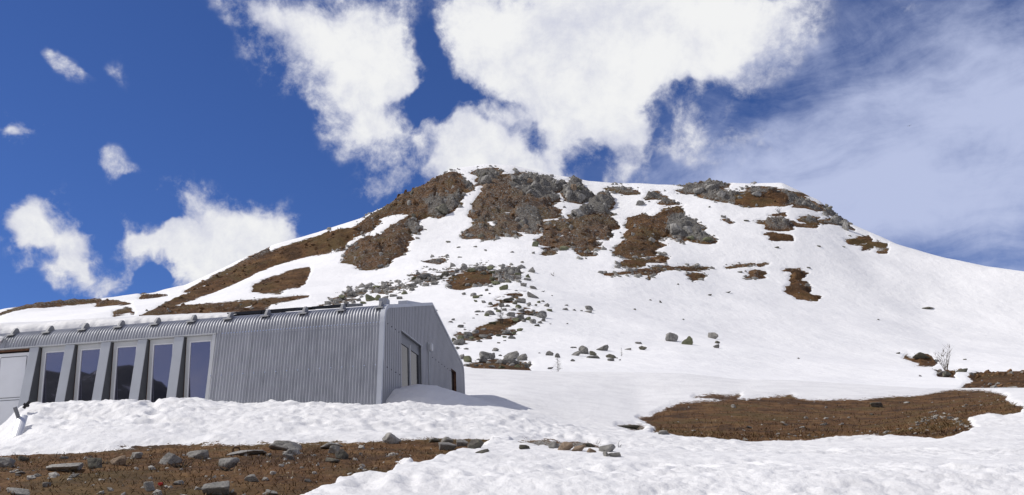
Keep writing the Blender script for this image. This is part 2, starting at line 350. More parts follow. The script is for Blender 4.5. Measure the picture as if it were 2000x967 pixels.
# ------------------------------------------------------------------ outlines of the bare patches (traced, then laid on the slope)
def Z(ox, oy, sc, pts): return np.array([(ox+x/sc, oy+y/sc) for x, y in pts], float)
PX = lambda pts: np.array(pts, float)
z8 = lambda p: Z(640, 310, 3.868, p)
z1 = lambda p: Z(1050, 330, 4.205, p)
z2 = lambda p: Z(1320, 340, 3.4545, p)
z3 = lambda p: Z(800, 480, 3.454, p)
z4 = lambda p: Z(400, 560, 3.571, p)
zl = lambda p: Z(0, 540, 4.348, p)
z7 = lambda p: Z(1240, 640, 2.632, p)
FAR = [  # (outline, rockiness)
 (PX([(255, 620), (300, 600), (360, 572), (410, 552), (455, 525), (500, 505), (545, 485), (600, 466), (645, 451), (690, 441), (716, 427), (735, 418), (705, 453), (682, 466), (672, 487), (650, 490), (620, 497), (585, 500), (555, 508), (520, 522), (490, 535), (460, 550), (420, 567), (375, 582), (345, 590), (300, 603), (262, 619)]), .12),
 (PX([(362, 560), (420, 533), (480, 505), (525, 485), (528, 491), (480, 511), (420, 539), (370, 561)]), .5),
 (PX([(493, 574), (498, 560), (520, 550), (545, 540), (575, 528), (607, 525), (600, 540), (595, 555), (583, 563), (560, 567), (545, 574), (510, 575)]), .1),
 (PX([(256, 618), (300, 603), (340, 598), (400, 594), (450, 593), (500, 589), (550, 586), (600, 583), (560, 590), (530, 595), (512, 606), (470, 612), (440, 606), (420, 610), (370, 609), (330, 614), (290, 617)]), .25),
 (z8([(280, 455), (400, 375), (560, 270), (700, 200), (850, 130), (930, 105), (990, 120), (1030, 160), (1080, 190), (1112, 235), (1080, 245), (1030, 250), (1015, 300), (985, 340), (965, 380), (900, 410), (830, 445), (800, 425), (760, 410), (700, 440), (655, 470), (720, 510), (690, 555), (630, 545), (625, 610), (600, 670), (570, 720), (500, 750), (470, 800), (410, 830), (300, 840), (210, 820), (200, 790), (110, 780), (120, 740), (150, 690), (200, 650), (240, 600), (330, 585), (400, 560), (480, 505), (610, 420), (600, 400), (450, 420), (340, 490), (345, 520), (280, 545), (200, 560)]), .35),
 (z8([(985, 170), (1030, 155), (1080, 190), (1112, 235), (1080, 245), (1030, 215)]), .9),
 (z8([(720, 330), (900, 270), (1000, 250), (1015, 320), (965, 385), (900, 410), (830, 445), (760, 410)]), .8),
 (z8([(600, 470), (660, 470), (720, 510), (690, 555), (630, 545), (590, 520)]), .8),
 (z8([(1095, 120), (1130, 88), (1200, 80), (1280, 85), (1310, 130), (1290, 150), (1240, 180), (1200, 205), (1130, 190), (1120, 220), (1100, 210), (1140, 180)]), .95),
 (z8([(1340, 140), (1410, 115), (1500, 115), (1530, 148), (1640, 132), (1700, 145), (1780, 165), (1800, 200), (1770, 230), (1720, 250), (1750, 300), (1660, 340), (1780, 380), (1770, 410), (1640, 470), (1620, 560), (1560, 565), (1430, 560), (1440, 595), (1360, 595), (1270, 600), (1240, 630), (1160, 640), (1120, 610), (1050, 605), (1000, 590), (1010, 565), (1080, 520), (1130, 470), (1080, 450), (1070, 400), (1100, 340), (1160, 270), (1190, 210), (1260, 150)]), .42),
 (z8([(1400, 115), (1500, 115), (1640, 132), (1780, 165), (1800, 200), (1720, 250), (1750, 300), (1600, 330), (1480, 300), (1380, 250), (1400, 180)]), .9),
 (z8([(1400, 480), (1480, 380), (1560, 390), (1620, 450), (1600, 560), (1500, 560), (1450, 520)]), .8),
 (z1([(195, 195), (230, 110), (290, 55), (330, 85), (380, 135), (440, 185), (445, 230), (330, 255), (230, 245)]), .95),
 (z1([(240, 390), (350, 310), (350, 280), (400, 230), (470, 200), (580, 185), (625, 240), (600, 290), (620, 330), (580, 360), (450, 340), (380, 405), (250, 402)]), .9),
 (z1([(0, 460), (150, 430), (240, 400), (350, 400), (440, 360), (560, 370), (620, 400), (670, 430), (640, 460), (580, 480), (610, 520), (580, 570), (500, 570), (480, 590), (510, 610), (490, 640), (550, 660), (500, 675), (440, 690), (460, 715), (350, 710), (330, 680), (290, 660), (240, 680), (150, 680), (130, 700), (70, 725), (30, 710), (100, 650), (0, 640), (0, 590), (60, 520), (0, 500)]), .38),
 (z1([(620, 720), (640, 650), (710, 580), (700, 560), (740, 520), (770, 470), (710, 460), (740, 430), (750, 385), (870, 360), (960, 380), (1050, 310), (1110, 310), (1170, 300), (1210, 345), (1170, 365), (1220, 395), (1290, 420), (1300, 450), (1370, 480), (1320, 490), (1350, 530), (1400, 545), (1460, 580), (1400, 590), (1330, 585), (1240, 560), (1200, 575), (1120, 560), (1070, 530), (1050, 560), (980, 570), (1030, 600), (960, 650), (970, 680), (950, 710), (860, 720), (740, 750), (690, 740)]), .28),
 (z1([(1060, 440), (1120, 400), (1220, 395), (1290, 420), (1300, 450), (1370, 480), (1320, 490), (1350, 530), (1460, 580), (1400, 590), (1240, 560), (1200, 575), (1120, 560), (1060, 520)]), .95),
 (z1([(645, 803), (700, 770), (830, 745), (930, 740), (1000, 708), (1085, 735), (1050, 757), (900, 782), (800, 813)]), .15),
 (z1([(550, 860), (700, 850), (800, 835), (900, 826), (1000, 810), (1100, 812), (1200, 803), (1300, 793), (1410, 790), (1380, 806), (1300, 818), (1200, 824), (1100, 836), (1000, 846), (960, 878), (910, 897), (890, 872), (820, 872), (740, 857), (600, 866)]), .35),
 (z1([(1232, 875), (1270, 848), (1350, 853), (1385, 865), (1330, 902), (1280, 928), (1240, 908)]), .1),
 (z1([(880, 235), (900, 200), (960, 180), (1070, 208), (1065, 228), (960, 230)]), .95),
 (z1([(1000, 265), (1040, 230), (1130, 262), (1120, 275), (1040, 278)]), .95),
 (z1([(560, 150), (600, 140), (680, 140), (820, 170), (830, 182), (740, 175), (680, 165)]), .95),
 (z1([(1535, 415), (1570, 402), (1615, 430), (1580, 438)]), .9),
 (z2([(0, 98), (40, 90), (80, 70), (160, 62), (240, 42), (330, 62), (370, 90), (300, 98), (360, 118), (430, 122), (530, 95), (600, 112), (650, 112), (740, 125), (800, 145), (870, 165), (960, 215), (992, 250), (940, 258), (880, 232), (810, 217), (800, 190), (740, 210), (620, 207), (550, 207), (510, 212), (440, 207), (390, 185), (330, 187), (230, 167), (150, 137), (60, 115)]), .85),
 (z2([(400, 160), (470, 145), (520, 165), (600, 150), (700, 130), (760, 165), (760, 195), (700, 210), (560, 205), (500, 212), (400, 190)]), .05),
 (z2([(985, 232), (1040, 225), (1090, 255), (1115, 310), (1160, 275), (1190, 340), (1205, 385), (1110, 352), (1050, 342), (1000, 322), (1050, 310), (1000, 272)]), .95),
 (z2([(575, 322), (620, 298), (690, 283), (790, 303), (812, 330), (760, 357), (650, 362), (600, 352)]), .55),
 (z2([(805, 315), (930, 333), (935, 345), (830, 338)]), .5), (z2([(820, 290), (880, 287), (975, 293), (960, 328), (905, 322)]), .7),
 (z2([(535, 318), (580, 305), (585, 325)]), .8), (z2([(975, 315), (1040, 320), (1060, 340), (990, 335)]), .8),
 (z2([(585, 392), (640, 378), (685, 393), (775, 403), (775, 433), (650, 433), (635, 405)]), .15),
 (z2([(622, 266), (730, 253), (735, 266)]), .6),
 (z2([(1160, 432), (1240, 424), (1305, 426), (1315, 450), (1250, 468), (1180, 458)]), .1), (z2([(1295, 467), (1350, 453), (1415, 473), (1405, 493), (1330, 488)]), .1), (z2([(1258, 475), (1310, 480), (1312, 492), (1270, 490)]), .2), (z2([(1370, 505), (1420, 505), (1425, 520), (1380, 522)]), .8),
 (z2([(780, 648), (820, 636), (888, 658), (872, 690), (840, 710), (905, 718), (895, 742), (850, 735), (882, 750), (910, 770), (892, 790), (965, 815), (955, 841), (860, 837), (800, 833), (780, 812), (738, 792), (728, 760), (790, 737), (782, 700)]), .08),
 (z2([(457, 688), (500, 660), (550, 643), (605, 653), (592, 674), (520, 692), (480, 700)]), .3),
 (z2([(325, 615), (430, 602), (540, 597), (530, 604), (440, 614)]), .6), (z2([(565, 602), (600, 594), (630, 598), (600, 606)]), .7), (z2([(718, 650), (760, 632), (820, 634), (790, 645)]), .8),
 (z3([(245, 300), (240, 285), (300, 228), (370, 198), (450, 185), (560, 197), (610, 240), (530, 285), (440, 305), (370, 325), (300, 325)]), .0),
 (z3([(0, 215), (90, 190), (200, 210), (300, 165), (420, 150), (510, 125), (530, 165), (640, 150), (760, 160), (600, 200), (440, 190), (330, 205), (240, 260), (190, 285), (80, 290), (0, 312)]), 2.),
 (z3([(520, 170), (640, 155), (760, 165), (740, 240), (640, 260), (560, 280), (600, 230)]), 2.),
 (z4([(775, 155), (850, 110), (960, 60), (1050, 30), (1160, 8), (1430, 0), (1430, 50), (1300, 75), (1150, 60), (1050, 110), (880, 155)]), 2.),
 (z3([(410, 600), (520, 552), (600, 530), (700, 518), (750, 530), (620, 585), (500, 625), (400, 625)]), .15),
 (z3([(290, 650), (340, 600), (420, 580), (480, 600), (560, 590), (700, 560), (720, 600), (600, 620), (440, 640), (330, 690)]), 2.),
 (z3([(680, 480), (760, 460), (860, 480), (880, 520), (760, 520)]), 2.), (z3([(530, 460), (640, 380), (780, 350), (760, 400), (640, 450)]), 2.),
 (z3([(360, 800), (440, 790), (560, 775), (650, 785), (740, 785), (810, 800), (800, 842), (640, 845), (500, 838), (420, 820)]), .1),
 (z3([(105, 122), (160, 100), (215, 92), (238, 110), (190, 135), (140, 135)]), .8),
 (z7([(1380, 128), (1430, 138), (1500, 132), (1550, 150), (1530, 165), (1450, 160)]), .25),
 (z7([(1545, 240), (1600, 220), (1700, 212), (1725, 225), (1640, 250), (1650, 270), (1570, 268)]), .3),
 (z7([(1690, 303), (1760, 265), (1785, 235), (1850, 222), (2100, 215), (2100, 310), (1900, 320), (1800, 312), (1750, 322)]), .05),
 (zl([(-200, 420), (0, 325), (100, 283), (240, 235), (400, 208), (560, 183), (680, 171), (860, 162), (865, 173), (700, 188), (580, 205), (400, 232), (250, 257), (100, 302), (0, 347), (-200, 440)]), .6),
 (zl([(812, 205), (830, 185), (900, 177), (1000, 177), (1110, 188), (1060, 197), (920, 195), (840, 210)]), .5),
 (zl([(965, 275), (1040, 255), (1060, 240), (1100, 250), (1135, 270), (1100, 262), (1040, 270), (980, 283)]), .6),
 (zl([(640, 357), (690, 353), (690, 362)]), .6), (zl([(1200, 118), (1300, 112), (1420, 110), (1300, 128), (1190, 135)]), .5),
]
FARHOLES = [z8([(1195, 358), (1268, 368), (1230, 385)]), z8([(1250, 442), (1300, 425), (1388, 412), (1372, 435)]), z8([(1215, 490), (1295, 478), (1285, 510), (1225, 540), (1260, 545)]), z8([(880, 235), (925, 245), (900, 258)]), z8([(410, 680), (465, 690), (430, 696)]),
            z8([(570, 330), (650, 300), (600, 340)]), z8([(840, 275), (900, 305), (860, 292)]), z8([(900, 345), (950, 375), (920, 372)]),
            z1([(70, 430), (130, 395), (220, 400), (150, 432)]), z1([(140, 560), (200, 530), (190, 570)]), z1([(250, 560), (300, 505), (280, 550)]), z1([(860, 735), (920, 720), (900, 738)]), z1([(990, 560), (1060, 545), (1060, 570), (1000, 575)]),
            z1([(340, 250), (420, 230), (460, 215), (400, 300), (385, 290)]), PX([(640, 492), (655, 487), (652, 496)]), PX([(470, 600), (500, 594), (490, 603)])]
NEAR = [
 (PX([(-500, 905), (0, 893), (60, 890), (105, 888), (160, 885), (195, 880), (240, 876), (300, 873), (380, 870), (440, 869), (520, 870), (590, 868), (640, 866), (700, 866), (750, 864), (800, 862), (840, 858), (860, 855), (900, 858), (962, 862), (940, 870), (900, 888), (870, 893), (850, 898), (825, 905), (812, 906), (795, 897), (770, 900), (790, 910), (775, 922), (762, 933), (750, 938), (700, 935), (660, 945), (650, 955), (620, 962), (560, 990), (400, 1040), (-500, 1060)]), .0),
 (z7([(20, 468), (80, 460), (130, 430), (230, 390), (330, 380), (420, 380), (480, 370), (600, 370), (700, 360), (800, 350), (830, 365), (900, 378), (1050, 372), (1150, 375), (1300, 360), (1480, 350), (1540, 335), (1640, 322), (1780, 325), (1850, 335), (1910, 355), (1900, 375), (1960, 400), (2010, 415), (1990, 440), (1900, 455), (1800, 445), (1710, 465), (1720, 495), (1750, 520), (1690, 550), (1600, 570), (1550, 575), (1450, 562), (1400, 560), (1180, 557), (1050, 560), (900, 582), (720, 580), (600, 592), (450, 592), (330, 575), (230, 560), (150, 545), (85, 540), (110, 515), (60, 490)]), .0),
 (z7([(305, 357), (400, 343), (480, 353), (545, 346), (500, 378), (430, 367)]), .3),
 (z7([(-90, 508), (0, 503), (52, 508), (45, 527), (0, 530), (-40, 520)]), .6),
 (PX([(1000, 862), (1060, 860), (1100, 866), (1150, 866), (1195, 880), (1150, 886), (1080, 876), (1020, 868)]), .7),
]
def poly_sd(px, py, P):
    A = P; B = np.roll(P, -1, 0)
    d2 = np.full(px.shape, 1e18); ins = np.zeros(px.shape, bool)
    for (ax, ay), (bx, by) in zip(A, B):
        vx, vy = bx-ax, by-ay; L = vx*vx+vy*vy+1e-9
        t = np.clip(((px-ax)*vx+(py-ay)*vy)/L, 0, 1)
        d2 = np.minimum(d2, (px-ax-t*vx)**2+(py-ay-t*vy)**2)
        if by != ay:
            c = ((ay > py) != (by > py)) & (px < (bx-ax)*(py-ay)/(by-ay)+ax); ins ^= c
    d = np.sqrt(d2); return np.where(ins, d, -d)
def patch_field(px, py, valid, polys, holes, wx, wy, loose=None):
    bare = np.full(px.shape, -60.); rocky = np.zeros(px.shape)
    qx = px+wx; qy = py+wy
    for P, r in polys:
        x0, y0 = P.min(0)-45; x1, y1 = P.max(0)+45
        m = valid & (qx > x0) & (qx < x1) & (qy > y0) & (qy < y1)
        if not m.any(): continue
        sd = poly_sd(qx[m], qy[m], P)
        if r > 1: sd = np.minimum(sd, 7)*.6-3.6+loose[m]; r_ = .85
        else: r_ = r*.78 if .75 < r < 1 else r
        w = sstep(-3, 4, sd)
        rocky[m] = rocky[m]*(1-w)+r_*w
        bare[m] = np.maximum(bare[m], sd)
    for P in holes:
        x0, y0 = P.min(0)-10; x1, y1 = P.max(0)+10
        m = valid & (qx > x0) & (qx < x1) & (qy > y0) & (qy < y1)
        if m.any(): bare[m] = np.minimum(bare[m], -poly_sd(qx[m], qy[m], P)*1.2)
    return bare, rocky
class Sheet:                                  # a height field on fan-shaped columns s = x / distance
    def __init__(s, cols, Yr): s.s = cols; s.Y = Yr
    def mesh(s, name, mat, attrs):
        nc, nr = s.Y.shape
        X = s.s[:, None]*s.Y
        V = np.stack([X, s.Y, s.z], -1).reshape(-1, 3)
        i = np.arange(nc-1)[:, None]*nr+np.arange(nr-1)[None, :]
        Fq = np.stack([i, i+nr, i+nr+1, i+1], -1).reshape(-1, 4)
        me = fast_mesh(name, V, Fq)
        for k, a in attrs.items():
            at = me.attributes.new(k, 'FLOAT', 'POINT'); at.data.foreach_set('value', a.astype(np.float32).ravel())
        o = link(name, me, mat); tag(o, kind='structure'); return o
    def z_at(s, x, y):
        c = np.interp(x/y, s.s, np.arange(len(s.s))); i = int(min(c, len(s.s)-2)); f = c-i
        return (1-f)*np.interp(y, s.Y[i], s.z[i])+f*np.interp(y, s.Y[i+1], s.z[i+1])
    def hit(s, px, py):
        a, tt = st(px, py); i = int(round(np.interp(a, s.s, np.arange(len(s.s)))))
        T = s.z[i]/s.Y[i]
        k = np.argmax(T >= tt)
        if T[k] < tt: return None
        if k == 0: y = s.Y[i][0]
        else:
            y0, y1 = s.Y[i][k-1], s.Y[i][k]; f = (tt-T[k-1])/(T[k]-T[k-1]+1e-12); y = y0+f*(y1-y0)
        return np.array([a*y, y, s.z_at(a*y, y)])

# ---- near ground
sN = np.linspace(-.95, .95, 1350)
yN = np.concatenate([np.arange(2.6, 27, .05), 27+np.cumsum(np.linspace(.1, .34, 190)), ])
yN = np.append(yN, [70.5, 72, 74])
kx, kz = column_knots(sN)
near = Sheet(sN, np.tile(yN, (len(sN), 1)))
near.z = np.array([pchip(kx[i], kz[i], yN) for i in range(len(sN))])
Xn = near.s[:, None]*near.Y; Yn = near.Y
P = np.stack([Xn, Yn, near.z], -1); pxN, pyN = proj(P)
K7y = np.interp(sN, K7[0], K7[1])[:, None]
wx = (14*fbm(Xn*.9, Yn*.9, 4, 1)+9*fbm(Xn*3, Yn*3, 3, 2))*np.clip(18/Yn, .5, 1.5); wy = 5*fbm(Xn*.9, Yn*.9, 4, 5)*np.clip(18/Yn, .5, 1.5)
bareN, rockyN = patch_field(pxN, pyN, Yn < K7y+.5, NEAR, [], wx, wy)
rockyN = np.clip(rockyN, 0, 1)
snowd = np.clip(-bareN, -60, 60)-1.
berm = sstep(16, 19, Yn)*(1-sstep(23.2, 25, Yn))*(1-sstep(.0, .12, near.s)[:, None])
fore = 1-sstep(24, 40, Yn)
cups = .036*(np.abs(fbm(Xn*1.9, Yn*1.5, 4, 11))*2-.6)+.018*fbm(Xn*6, Yn*5, 4, 13)
cups += .06*fbm(Xn*.5, Yn*.4, 3, 15)
vary = sstep(-.35, .35, fbm(Xn*.16, Yn*.22, 3, 17))
cups = cups*(.55+.8*vary)+.06*fbm(Xn*.3, Yn*.35, 3, 18)
def stamp(ax, ay, bx, by, n, side, r, dep):
    global cups
    A = near.hit(ax, ay); B = near.hit(bx, by); dv = (B-A)[:2]; nn = np.array([-dv[1], dv[0]])/np.linalg.norm(dv)
    for k in range(n):
        c = A[:2]+dv*(k/(n-1))+nn*(side*(1 if k % 2 else -1)+rng.normal(0, .05))
        q = ((Xn-c[0])/(r*rng.uniform(.8, 1.2)))**2+((Yn-c[1])/(r*1.5))**2
        m_ = q < 6
        cups[m_] += dep*(-np.exp(-q[m_]*1.2)+.1*np.exp(-(np.sqrt(q[m_])-1.5)**2*3))
stamp(880, 818, 1240, 848, 26, .14, .16, .07); stamp(1000, 838, 1900, 905, 44, .15, .15, .05); stamp(700, 962, 1500, 915, 30, .15, .14, .05); stamp(560, 830, 900, 845, 16, .14, .15, .05)
lump = .10*fbm(Xn*.75+.3*Yn, Yn*.9, 3, 21)+.045*np.abs(fbm(Xn*2.2, Yn*2, 4, 23))+.015*fbm(Xn*5, Yn*4.5, 3, 24)-.11*np.maximum(0, fbm(Xn*1.2+.5*Yn, Yn*1.5, 2, 25)-.18)*2.2
lump = lump*(1+.8*(1-sstep(-.42, -.25, near.s[:, None])))
snowz = cups*fore+lump*berm+.05*fbm(Xn*.25, Yn*.2, 3, 31)*(1-fore)+.012*fbm(Xn*2., Yn*1.5, 3, 33)*(1-fore)
thick = .09*sstep(-2, 7, snowd)
gz = .05*fbm(Xn*1.3, Yn*1.3, 4, 41)+.022*fbm(Xn*6, Yn*6, 3, 43)+.03*np.abs(fbm(Xn*2.7, Yn*2.7, 3, 45))
w = sstep(-3, 4, snowd)
near.z = near.z+w*(snowz+thick)+(1-w)*gz
near.mesh('snow_field', MAT_NEAR, {'snow': snowd, 'rocky': rockyN})

# ---- mountain
sM = np.linspace(-.93, .93, 1870)
kx, kz = column_knots(sM)
NR = 430
Ym = np.zeros((len(sM), NR+46)); Zm = np.zeros_like(Ym)
for i in range(len(sM)):
    yr = kx[i][13]
    yd = np.linspace(63.5, yr+6, 1200); zd = pchip(kx[i], kz[i], yd); td = zd/yd
    wgt = np.abs(np.gradient(td))/.2+np.gradient(yd)/1500
    cum = np.cumsum(wgt); cum = (cum-cum[0])/(cum[-1]-cum[0])
    Ym[i, :NR] = np.interp(np.linspace(0, 1, NR), cum, yd)
    Ym[i, NR:] = yr+6+2.2*np.cumsum(1.13**np.arange(46))
    Zm[i] = pchip(kx[i], kz[i], np.minimum(Ym[i], kx[i][-1]))
mtn = Sheet(sM, Ym); mtn.z = Zm
# neighbouring columns share a smooth row spacing
Xm = sM[:, None]*Ym
P = np.stack([Xm, Ym, Zm], -1); pxM, pyM = proj(P)
Yr = kx[:, 13][:, None]
vis = (Ym < Yr+4) & (Ym > 70)
sc = np.clip(Ym/400, .3, 1)
wx = 16*fbm(Xm*.06, Zm*.16+Ym*.02, 4, 51)/sc**.3; wy = 6*fbm(Xm*.06, Zm*.16+Ym*.02, 4, 55)
calm = .4+.6*sstep(560, 760, pxM); wx = wx*calm; wy = wy*calm
bareM, rockyM = patch_field(pxM, pyM, vis, FAR, FARHOLES, wx, wy, 9*fbm(Xm*.35, Ym*.12+Zm*.25, 3, 58))
back = fbm(Xm*.03, Ym*.03, 4, 57)*40-8
bareM = np.where(Ym > Yr+4, back, bareM)
snowM = np.clip(-bareM, -60, 60)-2.
bw = sstep(-2, 6, bareM)
d1, d2, idv = worley(Xm*.22+.3*fbm(Xm*.1, Ym*.1, 3, 61), Ym*.14+Zm*.12, 3)
e1, e2, idw = worley(Xm*.5, Ym*.3+Zm*.3, 5)
wr = 3*fbm(Xm*.05, Ym*.03+Zm*.04, 3, 62)
def saw(v): 
    f_ = v-np.floor(v); return np.where(f_ < .8, f_/.8, (1-f_)/.2)
dip1 = (Xm*.62+Zm*.55+Ym*.1)/7.5+wr*.5
dip2 = (Xm*-.35+Zm*.8+Ym*.2)/4.2+wr*.4+.7*fbm(Xm*.2, Zm*.2+Ym*.05, 2, 64)
crag = 2.4*(saw(dip1)-.5)+1.3*(saw(dip2)-.5)+1.6*(idv-.4)+1.0*(idw-.4)+1.8*ridged(Xm*.07, Ym*.05+Zm*.06, 5, 63)+.9*ridged(Xm*.3, Ym*.1+Zm*.3, 3, 68)-1.
soft = .8*fbm(Xm*.12, Ym*.12, 4, 65)+.5*(idw-.4)
dist = np.clip(Ym/400, .22, 1.1)
bulge = np.minimum(np.maximum(bareM, 0)*.10, 2.6)
dz = bw*dist*(bulge+rockyM*crag+(1-rockyM)*soft)
smooth_snow = 2.6*fbm(Xm*.009+Ym*.004, Ym*.006, 2, 66)*sstep(100, 200, Ym)+2.1*fbm(Xm*.018, Ym*.014, 3, 67)*sstep(100, 200, Ym)+.22*fbm(Xm*.1, Ym*.08, 4, 69)*dist
edge = np.clip((Ym-70)/40, 0, 1)
mtn.z = Zm+edge*(dz+(1-bw)*(smooth_snow+.35*dist*sstep(-1, 5, snowM)))
mtn.mesh('mountain', MAT_FAR, {'snow': snowM, 'rocky': rockyM})

# ---- the slope below and behind the camera, down to the valley
g = np.concatenate([-np.geomspace(4000, 60, 40), np.linspace(-55, 55, 60), np.geomspace(60, 4000, 40)])
gx, gy = np.meshgrid(g, g, indexing='ij')
gzv = np.where(gy < 3, np.maximum(-1.62+.1*np.minimum(gy, 0)-.0*gx, -45), -2.6-.12*np.maximum(gy-3, 0))
gzv = np.maximum(gzv, -60)+.04*fbm(gx*.7, gy*.7, 3, 71)
gzv = np.where(gy > 2.4, gzv-1.0, gzv)
nv = len(g); i = np.arange(nv-1)[:, None]*nv+np.arange(nv-1)[None, :]
me = fast_mesh('valley', np.stack([gx, gy, gzv], -1).reshape(-1, 3), np.stack([i, i+nv, i+nv+1, i+1], -1).reshape(-1, 4))
tag(link('valley', me, SNOWM), kind='structure')
# wooded ridge on the other side of the valley, which the hut windows mirror
hx = np.linspace(-3200, 2500, 260); hd = np.linspace(-1, 1, 60)
HX, HD = np.meshgrid(hx, hd, indexing='ij')
top = 272+40*fbm(HX*.006, HX*0, 4, 73)-np.clip((HX+930)/170, 0, 1)*170+np.clip((HX-200)/900, 0, 1)*60
HZ = -46+(top+46)*(1-np.abs(HD))**.8+18*fbm(HX*.02, HD*9, 4, 75)*(1-HD**2)
HY = -1250+HD*650
nr_ = 60; i = np.arange(259)[:, None]*nr_+np.arange(59)[None, :]
me = fast_mesh('hills', np.stack([HX, HY, HZ], -1).reshape(-1, 3), np.stack([i, i+nr_, i+nr_+1, i+1], -1).reshape(-1, 4))
m, t, b = newmat('conifer_slope'); pos = t.add('ShaderNodeNewGeometry').outputs['Position']
setp(t, b, col=t.ramp(t.noise(pos, .03, 6, .7), (.4, (.012, .018, .012)), (.6, (.03, .034, .022)), (.68, (.35, .36, .38))), rough=.95)
tag(link('hills', me, m), kind='structure')

def hit(px, py):
    p = near.hit(px, py)
    if p is not None and p[1] < 71: return p, near
    return mtn.hit(px, py), mtn

# ------------------------------------------------------------------ rocks
def rock_mesh(seed, sub=3, planes=15, flat=1., rough=.05, sharp=40.):
    import bmesh
    r = np.random.default_rng(seed)
    bm = bmesh.new(); bmesh.ops.create_icosphere(bm, subdivisions=sub, radius=1)
    n = r.normal(size=(planes, 3)); n /= np.linalg.norm(n, axis=1)[:, None]
    n = np.vstack([n, [[0, 0, -1], [0, 0, 1]]]); d = np.append(r.uniform(.45, .95, planes), [.7, .68])
    V = np.array([v.co[:] for v in bm.verts]); dirs = V/np.linalg.norm(V, axis=1)[:, None]
    q = dirs@n.T; q = np.where(q > .05, d/np.maximum(q, .05), 9.)
    rad = 1/np.sum((1/np.clip(q, .2, 9))**sharp, axis=1)**(1/sharp)
    rad = np.minimum(rad, 1.55)
    rad *= 1+rough*(fbm(dirs[:, 0]*3+seed, dirs[:, 1]*3+dirs[:, 2]*2.1, 4, seed % 50)*1.8)
    for v, dd, a in zip(bm.verts, dirs, rad): v.co = dd*a
    me = bpy.data.meshes.new('boulder'); bm.to_mesh(me); bm.free()
    V = np.array([v.co[:] for v in me.vertices]); lo, hi = V.min(0), V.max(0)
    V = (V-(lo+hi)/2)/(hi-lo)                      # unit box
    me.vertices.foreach_set('co', V.astype(np.float32).ravel()); me.update()
    return me
FARROCK = [rock_mesh(100+i, 3, 11, rough=.07) for i in range(14)]
CRAG = [rock_mesh(150+i, 3, 20, rough=.13) for i in range(8)]
for me in CRAG: me.polygons.foreach_set('use_smooth', [False]*len(me.polygons))
for me in FARROCK: me.polygons.foreach_set('use_smooth', [False]*len(me.polygons))
NEARROCK = [rock_mesh(200+i, 4, 12, rough=.07, sharp=30.) for i in range(12)]
for me in NEARROCK: me.polygons.foreach_set('use_smooth', [True]*len(me.polygons))
_cache = {}
def rock_obj(name, src, mat, key):
    if key[0] != 'n': mat = FARV.get(mat.name, mat)
    k = (key, mat.name)
    if k not in _cache:
        me = src.copy(); me.name = name; me.materials.clear(); me.materials.append(mat); _cache[k] = me
    o = bpy.data.objects.new(name, _cache[k]); COL.objects.link(o); return o
def place_rock(px, py, w, h, label, cat='boulder', group=None, mat=None, name='boulder', var=None, tilt=12, bury=.3, deep=.8, rz=None, sheet=None):
    """px,py: middle of the rock in the photo; w,h: its size there."""
    p, sh = hit(px, py+h*.32) if sheet is None else (sheet.hit(px, py+h*.32), sheet)
    if p is None: return None
    near_ = p[1] < 71
    lib = NEARROCK if near_ else (CRAG if name == 'crag' else FARROCK)
    k = random.randrange(len(lib)) if var is None else var
    o = rock_obj(name, lib[k], mat or ROCK, ('n' if near_ else name[0])+str(k))
    kw, kh = (1.02, .98) if near_ else (.9, .82); W = kw*w/FPX*p[1]; H = kh*h/FPX*p[1]
    o.scale = (W, W*deep, H/(1-bury)*.85)
    o.rotation_euler = (math.radians(random.uniform(-tilt, tilt)), math.radians(random.uniform(-tilt, tilt)), (random.choice((0, math.pi))+math.radians(random.uniform(-28, 28))) if rz is None else rz)
    g = sh.z_at(p[0], p[1])
    o.location = (p[0], p[1]+W*deep*.15, g+H*(.5-bury*.55))
    tag(o, label, cat, group); return o

